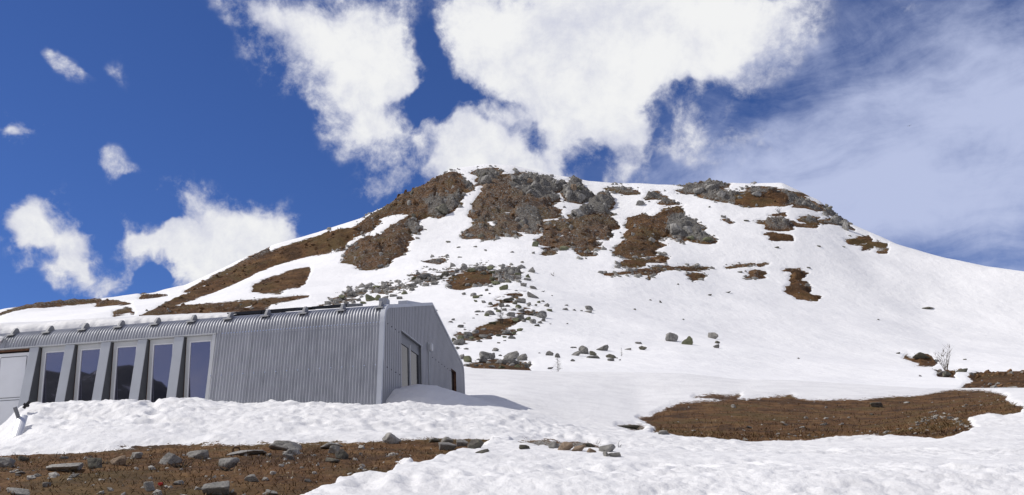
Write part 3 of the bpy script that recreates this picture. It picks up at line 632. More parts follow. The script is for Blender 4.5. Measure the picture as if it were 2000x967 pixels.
# -- foreground stones, told apart by size, shape and neighbour
f3 = lambda x, y, w, h: (x/3.571, 780+y/3.571, w/3.571, h/3.571)
f4 = lambda x, y, w, h: (500+x/3.571, 780+y/3.571, w/3.571, h/3.571)
f6 = lambda x, y, w, h: (860+x/3.333, 640+y/3.333, w/3.333, h/3.333)
f7 = lambda x, y, w, h: (1240+x/2.632, 640+y/2.632, w/2.632, h/2.632)
FG = [
 (f3(465, 480, 250, 62), 'long flat pale slab lying at the left of the brown grass', ROCKP, 'stone_slab'),
 (f3(35, 450, 110, 72), 'dark rock at the left edge of the photo below the snow bank', ROCK, 'rock'),
 (f3(660, 452, 135, 72), 'dark mossy rock with a pale top just right of the flat slab', ROCKD, 'rock'),
 (f3(825, 440, 120, 60), 'brown earthy rock right of the dark mossy rock', ROCKB, 'rock'),
 (f3(940, 398, 95, 46), 'small pale wedge shaped stone near the top edge of the brown grass', ROCKP, 'rock'),
 (f3(1170, 422, 150, 80), 'grey rock with dead twigs growing over its right side', ROCK, 'rock'),
 (f3(1380, 392, 165, 62), 'broad domed grey rock behind the dead twigs', ROCK, 'rock'),
 (f3(1590, 452, 140, 72), 'knobbly grey rock with dry grass hanging below it', ROCK, 'rock'),
 (f3(1720, 372, 260, 36), 'wide low slab level with the turf beside the rusty stake', ROCK, 'stone_slab'),
 (f3(1760, 556, 100, 56), 'lone pale grey stone in the open turf below the knobbly rock', ROCKP, 'rock'),
 (f3(1525, 632, 200, 95), 'large grey rock cut by the bottom edge of the photo', ROCK, 'rock'),
 (f3(1040, 613, 85, 62), 'upright pale stone left of the red scrap', ROCKP, 'rock'),
 (f3(1240, 586, 70, 30), 'small low pale stone right of the red scrap', ROCKP, 'rock'),
 (f3(315, 601, 60, 36), 'small blue grey stone below the flat pale slab', ROCK, 'rock'),
 (f3(255, 533, 52, 26), 'small grey stone just below the left end of the flat slab', ROCK, 'rock'),
 (f3(510, 536, 75, 26), 'flat broken stone under the right end of the flat slab', ROCK, 'rock'),
 (f3(130, 652, 190, 52), 'large smooth pale rock in the bottom left corner', ROCKP, 'rock'),
 (f3(1870, 655, 90, 32), 'white stone at the bottom edge right of the large grey rock', ROCKP, 'rock'),
 (f3(150, 418, 90, 40), 'dark clod of stony earth at the foot of the snow bank', ROCKD, 'rock'),
 (f3(135, 510, 62, 16), 'thin pale flake of stone left of the flat slab', ROCKP, 'rock'),
 (f3(440, 408, 55, 18), 'thin stone at the edge of the snow above the flat slab', ROCK, 'rock'),
 (f3(1868, 394, 50, 26), 'small stone touching the left foot of the layered boulder', ROCK, 'rock'),
 (f4(210, 335, 220, 74), 'big layered grey boulder against the snow bank', ROCK, 'boulder'),
 (f4(245, 375, 130, 52), 'split block leaning on the front of the layered boulder', ROCK, 'rock'),
 (f4(235, 408, 70, 40), 'small rough block lowest in front of the layered boulder', ROCK, 'rock'),
 (f4(545, 360, 88, 62), 'square pale block on end beside a dark rock', ROCKP, 'rock'),
 (f4(600, 392, 95, 78), 'dark shaded rock right of the square pale block', ROCKD, 'rock'),
 (f4(520, 326, 160, 40), 'low flat rock behind the square pale block', ROCK, 'rock'),
 (f4(530, 430, 105, 30), 'low half buried rock in front of the square pale block', ROCKD, 'rock'),
 (f4(945, 278, 132, 76), 'pale wedge shaped boulder standing on the line between snow and grass', ROCKP, 'boulder'),
 (f4(1335, 332, 130, 60), 'rounded grey boulder at the right tip of the brown grass', ROCK, 'boulder'),
 (f4(1330, 287, 85, 42), 'pale boulder peeping over the rounded boulder at the grass tip', ROCKP, 'boulder'),
 (f4(1440, 310, 82, 52), 'square block between the rounded boulder and the dark one at the grass tip', ROCK, 'boulder'),
 (f4(1530, 318, 115, 66), 'dark angular boulder rightmost at the tip of the brown grass', ROCKD, 'boulder'),
 (f4(1245, 290, 82, 32), 'low dark rock leftmost in the rock pile at the grass tip', ROCKD, 'rock'),
 (f4(1580, 367, 92, 26), 'flat rock sunk in snow below the dark angular boulder', ROCKD, 'rock'),
 (f4(360, 570, 45, 24), 'white pebble alone in the middle of the dark turf', ROCKP, 'rock'),
 (f4(100, 657, 112, 26), 'whitish stone at the bottom edge beside the lower snow', ROCKP, 'rock'),
 (f6(742, 768, 78, 48), 'grey stone leftmost of the row melting out of the snow', ROCK, 'rock'),
 (f6(815, 778, 100, 58), 'tilted brown grey stone second in the row melting out of the snow', ROCKB, 'rock'),
 (f6(900, 790, 100, 38), 'low reddish stone in the middle of the row in the snow', ROCKB, 'rock'),
 (f6(985, 802, 62, 32), 'small stone left of the round one in the row in the snow', ROCKB, 'rock'),
 (f6(1095, 792, 102, 52), 'round grey stone at the right of the row in the snow', ROCK, 'rock'),
 (f6(962, 766, 92, 24), 'flat dark stone behind the row of stones in the snow', ROCKD, 'rock'),
 (f6(1078, 826, 42, 34), 'small pale stone below the round one in the row', ROCKP, 'rock'),
 (f6(1135, 832, 84, 28), 'flat pale stone lowest right of the row in the snow', ROCKP, 'rock'),
 (f6(550, 780, 90, 24), 'dark flat stone barely showing in a snow hollow left of the row', ROCKD, 'rock'),
 (f6(1455, 684, 82, 32), 'grey stone at the left end of the far brown patch', ROCK, 'rock'),
 (f6(1240, 650, 150, 22), 'thin dark stone lying in snow left of the far brown patch', ROCKD, 'rock'),
 (f7(1245, 400, 64, 28), 'dark grey rock in the upper middle of the far brown patch', ROCKD, 'rock'),
 (f7(508, 406, 27, 19), 'small white stone in the upper left of the far brown patch', ROCKP, 'rock'),
 (f7(985, 410, 16, 10), 'tiny white stone at the top edge of the far brown patch', ROCKP, 'rock'),
 (f7(1400, 385, 44, 9), 'flat pale stone at the upper right of the far brown patch', ROCKP, 'rock'),
 (f7(590, 513, 34, 10), 'flat grey stone in the lower left of the far brown patch', ROCK, 'rock'),
 (f7(775, 500, 26, 11), 'pale stone near the middle of the far brown patch', ROCKP, 'rock'),
 (f7(860, 512, 42, 9), 'flat whitish stone right of the middle stone in the far brown patch', ROCKP, 'rock'),
 (f7(975, 498, 40, 12), 'pale flake lowest in a line of stones across the far brown patch', ROCKP, 'rock'),
 (f7(985, 466, 30, 10), 'pale flake in mid line of stones across the far brown patch', ROCKP, 'rock'),
 (f7(1105, 462, 24, 8), 'thin pale flake right of the line of stones in the far patch', ROCKP, 'rock'),
 (f7(1218, 447, 20, 10), 'little dark stone below the dark grey rock in the far patch', ROCKD, 'rock'),
]
for (q, lab, mt, nm) in FG:
    slab = nm == 'stone_slab'
    place_rock(*q, lab, 'stone' if nm != 'boulder' else 'boulder', None, mt, nm, tilt=4 if slab else 12, bury=.28)
# rubble strewn along the right of the far patch and pebbles in the near turf: countless, one body
def rubble(name, pts, size, lib, mat, kind='stuff', flat=.6, dip=0.):
    V, Fq = [], []; n0 = 0
    for p, s in zip(pts, size):
        me = lib[rng.integers(len(lib))]
        v = me['_v']; f = me['_f']
        a = rng.random()*6.28; ca, sa = math.cos(a), math.sin(a)
        tx, ty = rng.normal(0, .35, 2)
        if dip: a = rng.normal(0, .35); ca, sa = math.cos(a), math.sin(a); tx = dip+rng.normal(0, .15); ty = -.4+rng.normal(0, .15)
        R = np.array([[ca, -sa, 0], [sa, ca, 0], [0, 0, 1]])@np.array([[1, 0, tx], [0, 1, ty], [-tx, -ty, 1]])
        q = (v*np.array([s, s*rng.uniform(.6, 1), s*rng.uniform(flat*.7, flat*1.3)]))@R.T
        V.append(q+p); Fq.append(f+n0); n0 += len(v)
    me = fast_mesh(name, np.vstack(V), np.vstack(Fq), False)
    o = link(name, me, mat); return tag(o, kind=kind)
class Lib(dict): pass
def lowlib(sub, base):
    L = []
    for i in range(8):
        me = rock_mesh(base+i, sub, 9, rough=.08)
        L.append({'_v': np.array([v.co[:] for v in me.vertices]), '_f': np.array([p.vertices[:] for p in me.polygons])})
        bpy.data.meshes.remove(me)
    return L
LOW2 = lowlib(2, 300); LOW1 = lowlib(1, 320)
bn = bareN*0+bareN
cand = np.argwhere((bn > 3) & (near.Y < 20)); cand = cand[rng.choice(len(cand), 420)]
pts = [(near.s[a]*near.Y[a, b_], near.Y[a, b_], near.z[a, b_]) for a, b_ in cand]
o = rubble('pebbles', np.array(pts), rng.gamma(2., .014, len(pts))+.012, LOW1, ROCKP); tag(o, 'scattered pebbles in the near brown turf', 'pebbles')
cand = np.argwhere((bn > 3) & (near.Y > 22)); cand = cand[rng.choice(len(cand), 160)]
pts = [(near.s[a]*near.Y[a, b_], near.Y[a, b_], near.z[a, b_]) for a, b_ in cand]
for i in range(70):                                # the stony streak at its right end
    u_ = rng.random(); x = 1425+290*u_+rng.normal(0, 8); y = 500-50*math.sin(u_*3.14)+rng.normal(0, 6)+10
    p, _ = hit(1240+x/2.632, 640+y/2.632)
    if p is not None: pts.append(tuple(p))
o = rubble('pebbles', np.array(pts), rng.gamma(2., .028, len(pts))+.025, LOW1, ROCKP, flat=.35); tag(o, 'pale pebbles strewn over the far brown patch', 'pebbles')

# -- boulders on the snow slope
b3 = lambda x, y, w, h: (800+x/3.454, 480+y/3.454, w/3.454*1.08, h/3.454*1.1)
UNIQ = [
 ((1312, 660, 29, 21), 'grey boulder beside the green lichen boulder on the open snow', ROCK),
 ((1345, 666, 25, 23), 'yellow green lichen covered boulder on the open snow', ROCKG),
 ((1394, 656, 26, 17), 'dark boulder right of the green lichen boulder', ROCK),
 ((1402, 669, 13, 7), 'small black stone under the dark boulder on the open snow', ROCKD),
 ((1400, 677, 14, 9), 'small grey stone lowest under the dark boulder on the open snow', ROCK),
 (b3(690, 745, 115, 60), 'largest rounded boulder of the lowest cluster right of the hut', ROCK),
 (b3(675, 787, 100, 45), 'big boulder in front of the largest one in the lowest cluster', ROCK),
 (b3(762, 760, 78, 42), 'boulder leaning on the right of the largest one in the lowest cluster', ROCK),
 (b3(790, 812, 40, 40), 'pale upright stone at the right end of the lowest cluster', ROCKP),
 (b3(520, 745, 110, 52), 'broad dark boulder in the left half of the lowest cluster', ROCK),
 (b3(500, 775, 72, 40), 'boulder in front of the broad dark one in the lowest cluster', ROCK),
 (b3(395, 767, 62, 54), 'lichen tinted pointed boulder next to the hut gable', ROCKG),
 (b3(350, 752, 52, 40), 'boulder half hidden by the hut gable', ROCK),
 (b3(580, 702, 52, 28), 'small pointed boulder alone above the lowest cluster', ROCK),
 (b3(945, 727, 58, 38), 'dark boulder above the small larch on the lower snow', ROCK),
 (b3(1000, 742, 42, 36), 'pale block just above the small larch on the lower snow', ROCKP),
 (b3(950, 826, 42, 18), 'low stone at the left foot of the small larch', ROCK),
 (b3(1175, 707, 85, 64), 'tallest boulder of the group on the lower open snow', ROCK),
 (b3(1125, 730, 95, 34), 'low wide slab at the left of the tallest boulder', ROCK),
 (b3(1237, 727, 52, 34), 'dark stone touching the right of the tallest boulder', ROCKD),
 (b3(1240, 752, 95, 20), 'low row of stone below the tallest boulder', ROCK),
 (b3(1305, 695, 92, 36), 'flat topped boulder right of the tallest boulder', ROCK),
 (b3(1360, 746, 75, 32), 'black boulder left of the spindly sapling', ROCKD),
 (b3(1360, 769, 52, 24), 'grey stone just below the black boulder', ROCK),
 (b3(1100, 773, 36, 20), 'small stone alone below the tallest boulder', ROCK),
 (b3(1545, 656, 52, 16), 'flat pale stone above the black one right of the sapling', ROCKP),
 (b3(1575, 691, 56, 32), 'black stone right of the spindly sapling', ROCKD),
 (b3(1475, 698, 52, 15), 'low grey stone just right of the spindly sapling', ROCK),
 (b3(1213, 420, 58, 36), 'block with a long shadow alone on the middle snow', ROCK),
 (b3(1205, 444, 62, 18), 'flat stone below the block with the long shadow', ROCK),
 (b3(885, 467, 95, 54), 'large pale boulder at the right of the middle boulder band', ROCK),
 (b3(755, 482, 72, 58), 'tall boulder in the heart of the middle boulder band', ROCK),
 (b3(345, 544, 46, 22), 'pointed boulder alone on snow right of the hut roof', ROCK),
 (b3(835, 340, 95, 30), 'long leaning slab at the right of the boulder band', ROCK),
 (b3(480, 148, 112, 48), 'long grey slab on the crest of the upper boulder band', ROCK),
 (b3(370, 150, 62, 42), 'square boulder left of the long slab on the upper band', ROCK),
 (b3(820, 167, 62, 34), 'boulder at the right end of the upper boulder band', ROCK),
 (b3(665, 212, 62, 44), 'rounded pale boulder in the right of the upper band', ROCK),
 ((722, 583, 26, 15), 'large green lichen boulder just above the hut roof', ROCKG),
 ((738, 582, 14, 16), 'smaller green lichen boulder right of the large one above the roof', ROCKG),
 ((710, 591, 14, 9), 'rounded pale green stone left below the large lichen boulder', ROCKG),
 ((1046, 477, 15, 14), 'bright green lichen boulder at the foot of the brown crag', ROCKG),
 ((1102, 484, 24, 15), 'pale green boulder under the reddish slope', ROCKG),
 ((1251, 396, 24, 13), 'grey boulder alone on snow below the summit saddle', ROCK),
 ((1803, 697, 40, 9), 'low dark rock in snow left of the bare birch', ROCKD),
 ((1836, 730, 16, 12), 'pale stone at the foot of the bare birch', ROCKP),
 ((1850, 732, 22, 14), 'dark stone right at the foot of the bare birch', ROCKD),
 ((1880, 724, 26, 8), 'dark low rock right of the bare birch', ROCKD),
 ((1798, 734, 8, 4), 'tiny stone left of the bare birch', ROCK),
 ((1810, 601, 34, 5), 'thin dark stone far right on the middle snow', ROCKD),
]
for q, lab, mt in UNIQ: place_rock(*q, lab, 'boulder', None, mt, 'boulder', tilt=30 if q[3] > 8 else 8)
GR = {'u': ('grey boulder among many in the upper boulder band', 'boulders of the upper band'),
      'm': ('grey boulder among many in the middle boulder band by the larches', 'boulders of the middle band'),
      'l': ('grey stone on the lower edge of the boulder field', 'stones on the lower edge'),
      's': ('small grey stone scattered on the open snow slope', 'stones scattered on the slope'),
      'r': ('grey boulder in the band just above the hut roof', 'boulders above the roof'),
      'k': ('angular grey crag block on the upper rock faces', 'crag blocks on the rock faces')}
LST = {'u': [(545, 150, 50, 35), (320, 170, 40, 25), (560, 180, 50, 30), (670, 152, 60, 30), (660, 238, 60, 30), (730, 190, 50, 25), (800, 205, 35, 30), (735, 240, 40, 22), (770, 262, 50, 35), (635, 285, 70, 35), (835, 283, 55, 25), (795, 228, 60, 18), (95, 212, 100, 40), (240, 190, 60, 45), (520, 298, 30, 20), (580, 252, 70, 35), (540, 272, 50, 20), (430, 330, 50, 30), (450, 345, 55, 25), (480, 335, 30, 15), (365, 325, 30, 20), (715, 150, 30, 14), (200, 215, 50, 35), (150, 225, 60, 30), (60, 245, 60, 30), (30, 220, 50, 30), (290, 190, 40, 30), (420, 165, 60, 30), (600, 205, 60, 30), (560, 225, 50, 30), (500, 185, 50, 24), (20, 270, 60, 30), (110, 262, 60, 30), (170, 255, 50, 26)],
       'm': [(445, 373, 30, 18), (500, 378, 35, 22), (545, 390, 35, 25), (540, 322, 18, 12), (670, 365, 80, 25), (750, 370, 80, 45), (710, 385, 40, 30), (805, 392, 35, 25), (852, 400, 22, 18), (870, 380, 30, 15), (895, 373, 35, 15), (927, 402, 45, 25), (945, 435, 45, 20), (730, 410, 50, 25), (620, 402, 40, 35), (460, 443, 45, 18), (490, 443, 30, 14), (540, 452, 80, 38), (520, 467, 40, 22), (750, 440, 60, 20), (685, 465, 60, 35), (720, 502, 50, 35), (820, 465, 30, 15), (905, 500, 40, 28), (800, 492, 40, 30), (830, 512, 50, 35), (880, 517, 35, 20), (860, 538, 40, 14), (640, 430, 40, 22), (600, 440, 40, 22), (580, 425, 34, 20), (660, 405, 40, 20), (700, 430, 40, 18), (770, 505, 36, 24)],
       'l': [(395, 600, 70, 45), (440, 582, 60, 30), (500, 612, 70, 32), (560, 522, 60, 25), (690, 617, 55, 30), (650, 582, 60, 28), (745, 567, 45, 25), (330, 652, 80, 48), (350, 622, 50, 38), (380, 695, 40, 14), (470, 643, 45, 18), (600, 655, 25, 10), (320, 690, 40, 18), (610, 740, 30, 12), (560, 742, 40, 46), (300, 640, 40, 36), (600, 605, 40, 20), (550, 600, 40, 20), (420, 620, 40, 20), (640, 615, 34, 16), (700, 590, 40, 18), (620, 820, 50, 22), (450, 808, 40, 16), (560, 815, 50, 20), (730, 812, 50, 24), (385, 805, 50, 18), (770, 740, 50, 10)],
       's': [(295, 498, 25, 15), (275, 513, 42, 12), (1160, 437, 20, 12), (1110, 433, 30, 12), (1050, 428, 60, 14), (1055, 400, 36, 10), (1065, 525, 15, 10), (760, 108, 22, 10), (875, 723, 20, 8), (950, 527, 16, 7), (900, 308, 34, 8), (960, 335, 16, 7), (180, 435, 18, 10), (1110, 686, 45, 9), (1420, 770, 16, 10), (1400, 758, 10, 10), (690, 42, 34, 12), (345, 77, 22, 7), (515, 34, 16, 8), (330, 9, 30, 8), (440, 5, 30, 8), (430, 488, 20, 6), (370, 522, 22, 6), (190, 178, 36, 7), (835, 48, 26, 16), (1690, 372, 16, 7), (720, 302, 26, 8), (455, 465, 24, 8), (640, 640, 26, 8), (1095, 688, 24, 8)]}
for k, L in LST.items():
    for q in L: place_rock(*b3(*q), GR[k][0], 'boulder' if k != 's' else 'stone', GR[k][1], random.choice([ROCK, ROCK, ROCK, ROCKG, ROCKD]) if k != 's' else ROCK, 'boulder' if k != 's' else 'stone')
for q in [(640, 592, 16, 10), (655, 586, 14, 9), (668, 580, 16, 9), (683, 574, 18, 9), (700, 568, 16, 8), (716, 563, 16, 8), (690, 590, 12, 9), (700, 586, 12, 8), (752, 582, 16, 8), (768, 577, 18, 8), (790, 572, 16, 8), (805, 565, 14, 9), (780, 582, 14, 7), (676, 591, 12, 8), (735, 560, 16, 7), (755, 557, 18, 7), (660, 596, 14, 8), (646, 599, 14, 8)]:
    place_rock(*q, GR['r'][0], 'boulder', GR['r'][1], random.choice([ROCK, ROCKG, ROCK]), 'boulder')
for q in [(1600, 481, 10, 4), (1648, 482, 8, 3), (1660, 460, 8, 3), (1386, 404, 6, 4), (1416, 422, 5, 3), (1410, 421, 4, 3), (1458, 431, 14, 4), (1517, 483, 12, 4), (1475, 546, 8, 3), (1545, 540, 8, 3), (1422, 571, 14, 3), (1386, 576, 10, 3), (1270, 586, 6, 3), (1324, 555, 6, 3), (1445, 531, 14, 4), (876, 472, 14, 5), (895, 483, 8, 3), (948, 488, 8, 3), (897, 502, 8, 3), (930, 482, 6, 3), (1020, 512, 8, 4), (1240, 604, 6, 4), (1716, 624, 8, 3), (1580, 523, 10, 4), (1290, 590, 6, 3), (1335, 624, 5, 3), (1560, 700, 5, 3), (1885, 702, 8, 3), (1755, 690, 10, 3), (1840, 695, 6, 3)]:
    place_rock(*q, GR['s'][0], 'stone', GR['s'][1], ROCKD, 'stone')
# big named crags on the skyline and faces
CR = [((1652, 437, 17, 32), 'tall pointed rock pinnacle at the right end of the skyline crags', ROCK), ((1630, 425, 22, 24), 'blocky crag next to the pointed pinnacle on the skyline', ROCK), ((1614, 415, 16, 18), 'sloping crag left of the blocky crag on the skyline', ROCK),
      ((1121, 362, 18, 24), 'orange brown rock tower at the right shoulder of the summit', ROCKB), ((1110, 376, 24, 22), 'grey crag at the left foot of the orange rock tower', ROCK), ((1137, 380, 26, 24), 'grey crag at the right foot of the orange rock tower', ROCK),
      ((950, 348, 34, 26), 'dark crag left of the summit snow cap beside the gully', ROCK), ((1016, 345, 24, 14), 'low crag right below the summit snow cap', ROCK), ((862, 402, 36, 30), 'dark cliff above the left snow gully', ROCKD),
      ((1388, 363, 26, 16), 'highest block of the right skyline crags', ROCK), ((1365, 370, 30, 18), 'leftmost big block of the right skyline crags', ROCK), ((1410, 376, 26, 20), 'block right below the highest of the right skyline crags', ROCK), ((1478, 376, 32, 16), 'rounded block in the middle of the right skyline crags', ROCK),
      ((1320, 440, 34, 28), 'big grey cliff block beside the heather on the right face', ROCK), ((1345, 446, 26, 22), 'stepped grey cliff right of the big cliff block', ROCK), ((1350, 462, 24, 14), 'green grey slab at the foot of the right cliff', ROCKG), ((1380, 465, 30, 9), 'flat green grey slab rightmost under the right cliff', ROCKG),
      ((1198, 374, 14, 10), 'grey block on snow right of the orange rock tower', ROCK), ((1130, 412, 34, 24), 'leaning grey crag on the snow below the orange tower', ROCK), ((917, 458, 26, 12), 'grey rock foot at the lowest left of the central crag', ROCK)]
for q, lab, mt in CR: place_rock(q[0], q[1]+q[3]*.12, q[2]*.85, q[3]*.8, lab, 'crag', None, mt, 'crag', bury=.4, deep=1.0, sheet=mtn, tilt=8)
# angular blocks broken out of the rock faces: the largest as things, the rest as one mass
sel = (bareM > 1.5) & (Ym < Yr+3) & (Ym > 250) & (pxM > 640)
wt = np.where(sel, sstep(.2, .8, rockyM)+.04, 0)*np.gradient(Ym, axis=1); wt = wt/wt.sum()
idx = rng.choice(wt.size, 1900, p=wt.ravel())
pts = np.stack([Xm.ravel()[idx], Ym.ravel()[idx], mtn.z.ravel()[idx]], -1)
sz = np.clip(.45*rng.pareto(1.7, len(idx))+.4, .4, 4.)*np.clip(pts[:, 1]/430, .7, 1.1)
ordr = np.argsort(-sz)
nbig = 70
for j in ordr[:nbig]:
    k = int(rng.integers(len(CRAG)))
    o = rock_obj('crag_block', CRAG[k], [ROCK, ROCK, ROCKD, ROCKB][int(rng.integers(4))], 'q'+str(k))
    s_ = sz[j]*.95; o.scale = (s_*rng.uniform(.6, 1.), s_*.9, s_*rng.uniform(.7, 1.15)); o.rotation_euler = (-.45+rng.normal(0, .12), .42+rng.normal(0, .14), rng.normal(0, .3)+math.pi*rng.integers(2))
    o.location = tuple(pts[j]+np.array([0, 0, -.18*s_])); tag(o, GR['k'][0], 'crag block', GR['k'][1])
rest = ordr[nbig:]
o = rubble('scree', pts[rest], sz[rest]*.72, LOW2, ROCK, flat=.95, dip=.5); tag(o, 'loose angular scree and broken rock on the upper faces', 'scree')
sel = (bareM > 1) & (Ym < Yr-3) & (Ym > 85)
wt = np.where(sel, 1-sstep(.2, .6, rockyM), 0)*np.gradient(Ym, axis=1); wt = wt/wt.sum()
idx = rng.choice(wt.size, 900, p=wt.ravel())
pts = np.stack([Xm.ravel()[idx], Ym.ravel()[idx], mtn.z.ravel()[idx]], -1)
HEATH = plain('heather', (.15, .080, .034), .95, 0., .5, .25, .1)
o = rubble('heather', pts, np.clip(rng.gamma(2, .5, len(idx)), .3, 2.6)*pts[:, 1]/400, LOW2, HEATH, flat=.55); tag(o, 'brown dwarf heather tussocks on the bare slopes', 'heather')
sel = (bareM > -6) & (bareM < 2) & (Ym < Yr-4) & (Ym > 250) & (pxM > 640) & (pxM < 1480)
wt = np.where(sel, 1., 0)*np.gradient(Ym, axis=1); wt = wt/wt.sum(); idx = rng.choice(wt.size, 1600, p=wt.ravel())
pts = np.stack([Xm.ravel()[idx], Ym.ravel()[idx], mtn.z.ravel()[idx]], -1)
o = rubble('scree', pts, np.clip(rng.gamma(2, .38, len(idx)), .3, 2.2), LOW2, ROCK, flat=.8, dip=.4); tag(o, 'stones melting out along the snow edges of the upper slopes', 'scree')
sel = (bareM > -5) & (Ym < 290) & (Ym > 85)
wt = np.where(sel, sstep(.4, .8, rockyM)+.02, 0)*np.gradient(Ym, axis=1); wt = wt/wt.sum(); idx = rng.choice(wt.size, 650, p=wt.ravel())
pts = np.stack([Xm.ravel()[idx], Ym.ravel()[idx], mtn.z.ravel()[idx]], -1)
o = rubble('scree', pts, np.clip(rng.gamma(2, .2, len(idx)), .2, 1.3), LOW2, ROCK, flat=.7); tag(o, 'small broken stones between the boulders of the field', 'scree')

# ------------------------------------------------------------------ dry grass
def blades(name, cand, sheet, n, L, W, label, mats):
    c = cand[rng.choice(len(cand), n)]
    base = np.stack([sheet.s[c[:, 0]]*sheet.Y[c[:, 0], c[:, 1]], sheet.Y[c[:, 0], c[:, 1]], sheet.z[c[:, 0], c[:, 1]]], -1)
    base[:, 0] += rng.normal(0, .03, n); base[:, 1] += rng.normal(0, .03, n)
    ang = rng.random(n)*6.28; lean = rng.uniform(1.22, 1.62, n); ln = L*rng.gamma(2.5, .4, n)
    dh = np.stack([np.cos(ang), np.sin(ang), np.zeros(n)], -1)
    side = np.stack([-np.sin(ang), np.cos(ang), np.zeros(n)], -1)*W
    d1_ = dh*np.sin(lean*.6)[:, None]+np.array([0, 0, 1])*np.cos(lean*.6)[:, None]
    d2_ = dh*np.sin(lean)[:, None]+np.array([0, 0, 1])*np.cos(lean)[:, None]
    p1 = base+d1_*(ln*.5)[:, None]; p2 = p1+d2_*(ln*.5)[:, None]
    V = np.stack([base-side, base+side, p1+side*.8, p1-side*.8, p2+side*.2, p2-side*.2], 1).reshape(-1, 3)
    i = np.arange(n)*6
    Fq = np.concatenate([np.stack([i, i+1, i+2, i+3], -1), np.stack([i+3, i+2, i+4, i+5], -1)])
    o = link(name, fast_mesh(name, V, Fq, False), mats); return tag(o, label, 'dry grass', None, 'stuff')
m, t, b = newmat('straw_grass'); pos = t.add('ShaderNodeNewGeometry').outputs['Position']
rn = t.add('ShaderNodeNewGeometry').outputs['Random Per Island']
setp(t, b, col=t.mix(t.smooth(t.noise(pos, .9, 4), .4, .7), t.ramp(rn, (.0, (.08, .048, .024)), (.5, (.14, .076, .03)), (.85, (.20, .12, .05)), (1., (.34, .26, .16))), (.10, .072, .028)), rough=.9, spec=.15); STRAW = m
cl = fbm(Xn*1.6, Yn*1.6, 3, 81)
cand = np.argwhere((bareN > 2.5) & (near.Y < 20) & (near.Y > 5) & (np.abs(near.s[:, None]) < .75) & (cl > -.55))
blades('dry_grass', cand, near, 15000, .05, .004, 'matted brown grass of the near bare strip', STRAW)
cl2 = fbm(Xn*.7, Yn*.7, 3, 83)
cand = np.argwhere((bareN > 2.5) & (near.Y > 21) & (cl2 > -.5))
blades('dry_grass', cand, near, 9000, .09, .008, 'matted brown grass of the far bare patch', STRAW)

# ------------------------------------------------------------------ bare trees
def limb(mb, p, d, L, r, segs=4, wob=.12, droop=0.):
    pts = [Vector(p)]; d = Vector(d).normalized(); rr = [r]
    for i in range(segs):
        d = (d+Vector((random.gauss(0, wob), random.gauss(0, wob), random.gauss(0, wob)-droop))).normalized()
        pts.append(pts[-1]+d*(L/segs)); rr.append(r*(1-(i+1)/segs*.85))
    mb.tube(pts, rr, 4); return pts
def larch(px, py, hpx, label, group=None, dens=1., name='bare_larch', fat=1., cat='tree', width=.34):
    p, _ = hit(px, py); H = hpx/FPX*p[1]
    o = empty(name, tuple(p)); tag(o, label, cat, group)
    tr = MB(); k = p[1]/FPX*.5*fat                 # about one render pixel
    top = limb(tr, (0, 0, -.1*H), (0, 0, 1), H*1.1, max(.022*H, k*.9), 7, .03); tr.build('trunk', BARK, o)
    br = MB()
    for i in range(int(46*dens)):
        f = .12+.85*(i+random.random())/(46*dens); q = Vector((0, 0, 0)).lerp(top[-1], f)
        q = top[min(6, int(f*7))].lerp(top[min(7, int(f*7)+1)], f*7-int(f*7))
        a = random.random()*6.28; L = H*width*(1-f*.85)*random.uniform(.7, 1.15)
        pts = limb(br, q, (math.cos(a), math.sin(a), .12), L, max(.006*H, k*.45), 3, .12, .03)
        for w_ in range(2):
            limb(br, pts[1+w_], (math.cos(a+random.uniform(-1, 1)), math.sin(a+random.uniform(-1, 1)), random.uniform(-.3, .5)), L*.4, max(.004*H, k*.3), 2, .15)
    br.build('branches', BARK, o); return o
def shrub(px, py, hpx, label, stems=6, name='bare_birch', mat=BIRCHB, spread=.35, cat='tree', group=None):
    p, _ = hit(px, py); H = hpx/FPX*p[1]; k = p[1]/FPX*.5
    o = empty(name, tuple(p)); tag(o, label, cat, group)
    tr, br = MB(), MB()
    for i in range(stems):
        a = i/stems*6.28+random.random(); sp = spread*random.uniform(.4, 1)
        pts = limb(tr, (.03*H*math.cos(a), .03*H*math.sin(a), -.05*H), (math.cos(a)*sp, math.sin(a)*sp, 1), H*random.uniform(.75, 1.08), max(.013*H, k*.8), 6, .07)
        for j in range(9):
            q = pts[1+random.randrange(5)]; b_ = random.random()*6.28
            pp = limb(br, q, (math.cos(b_)*.7, math.sin(b_)*.7, .8), H*random.uniform(.14, .32), max(.005*H, k*.4), 3, .12)
            limb(br, pp[1], (math.cos(b_+1)*.7, math.sin(b_+1)*.7, .8), H*.12, max(.003*H, k*.28), 2, .1)
    tr.build('trunk', mat, o); br.build('branches', mat, o); return o
larch(978, 632, 42, 'tall thin larch, left of the pair standing in the middle boulder band', None, .9, fat=1.7)
larch(981.5, 633, 36, 'shorter larch, right of the pair standing in the middle boulder band', None, .7, fat=1.7)
larch(1090, 726, 32, 'small bushy bare larch at the edge of the snow terrace', None, 1.5, fat=.8, width=.5)
larch(1214, 696, 18, 'spindly sapling on the lower snow right of the black boulder', None, .6, width=.3)
larch(990, 565, 12, 'tiny dark seedling among the upper boulders', None, .4)
shrub(1848, 724, 54, 'bare many stemmed birch on the right of the snow slope', 7)
shrub(1081, 539, 9, 'tiny bare shrub alone on the snow above the middle slope', 4, 'bare_shrub', BARK, .9, 'shrub')
shrub(1521, 415, 13, 'small bare bush on the snow below the right skyline crags', 5, 'bare_shrub', BARK, .6, 'shrub')
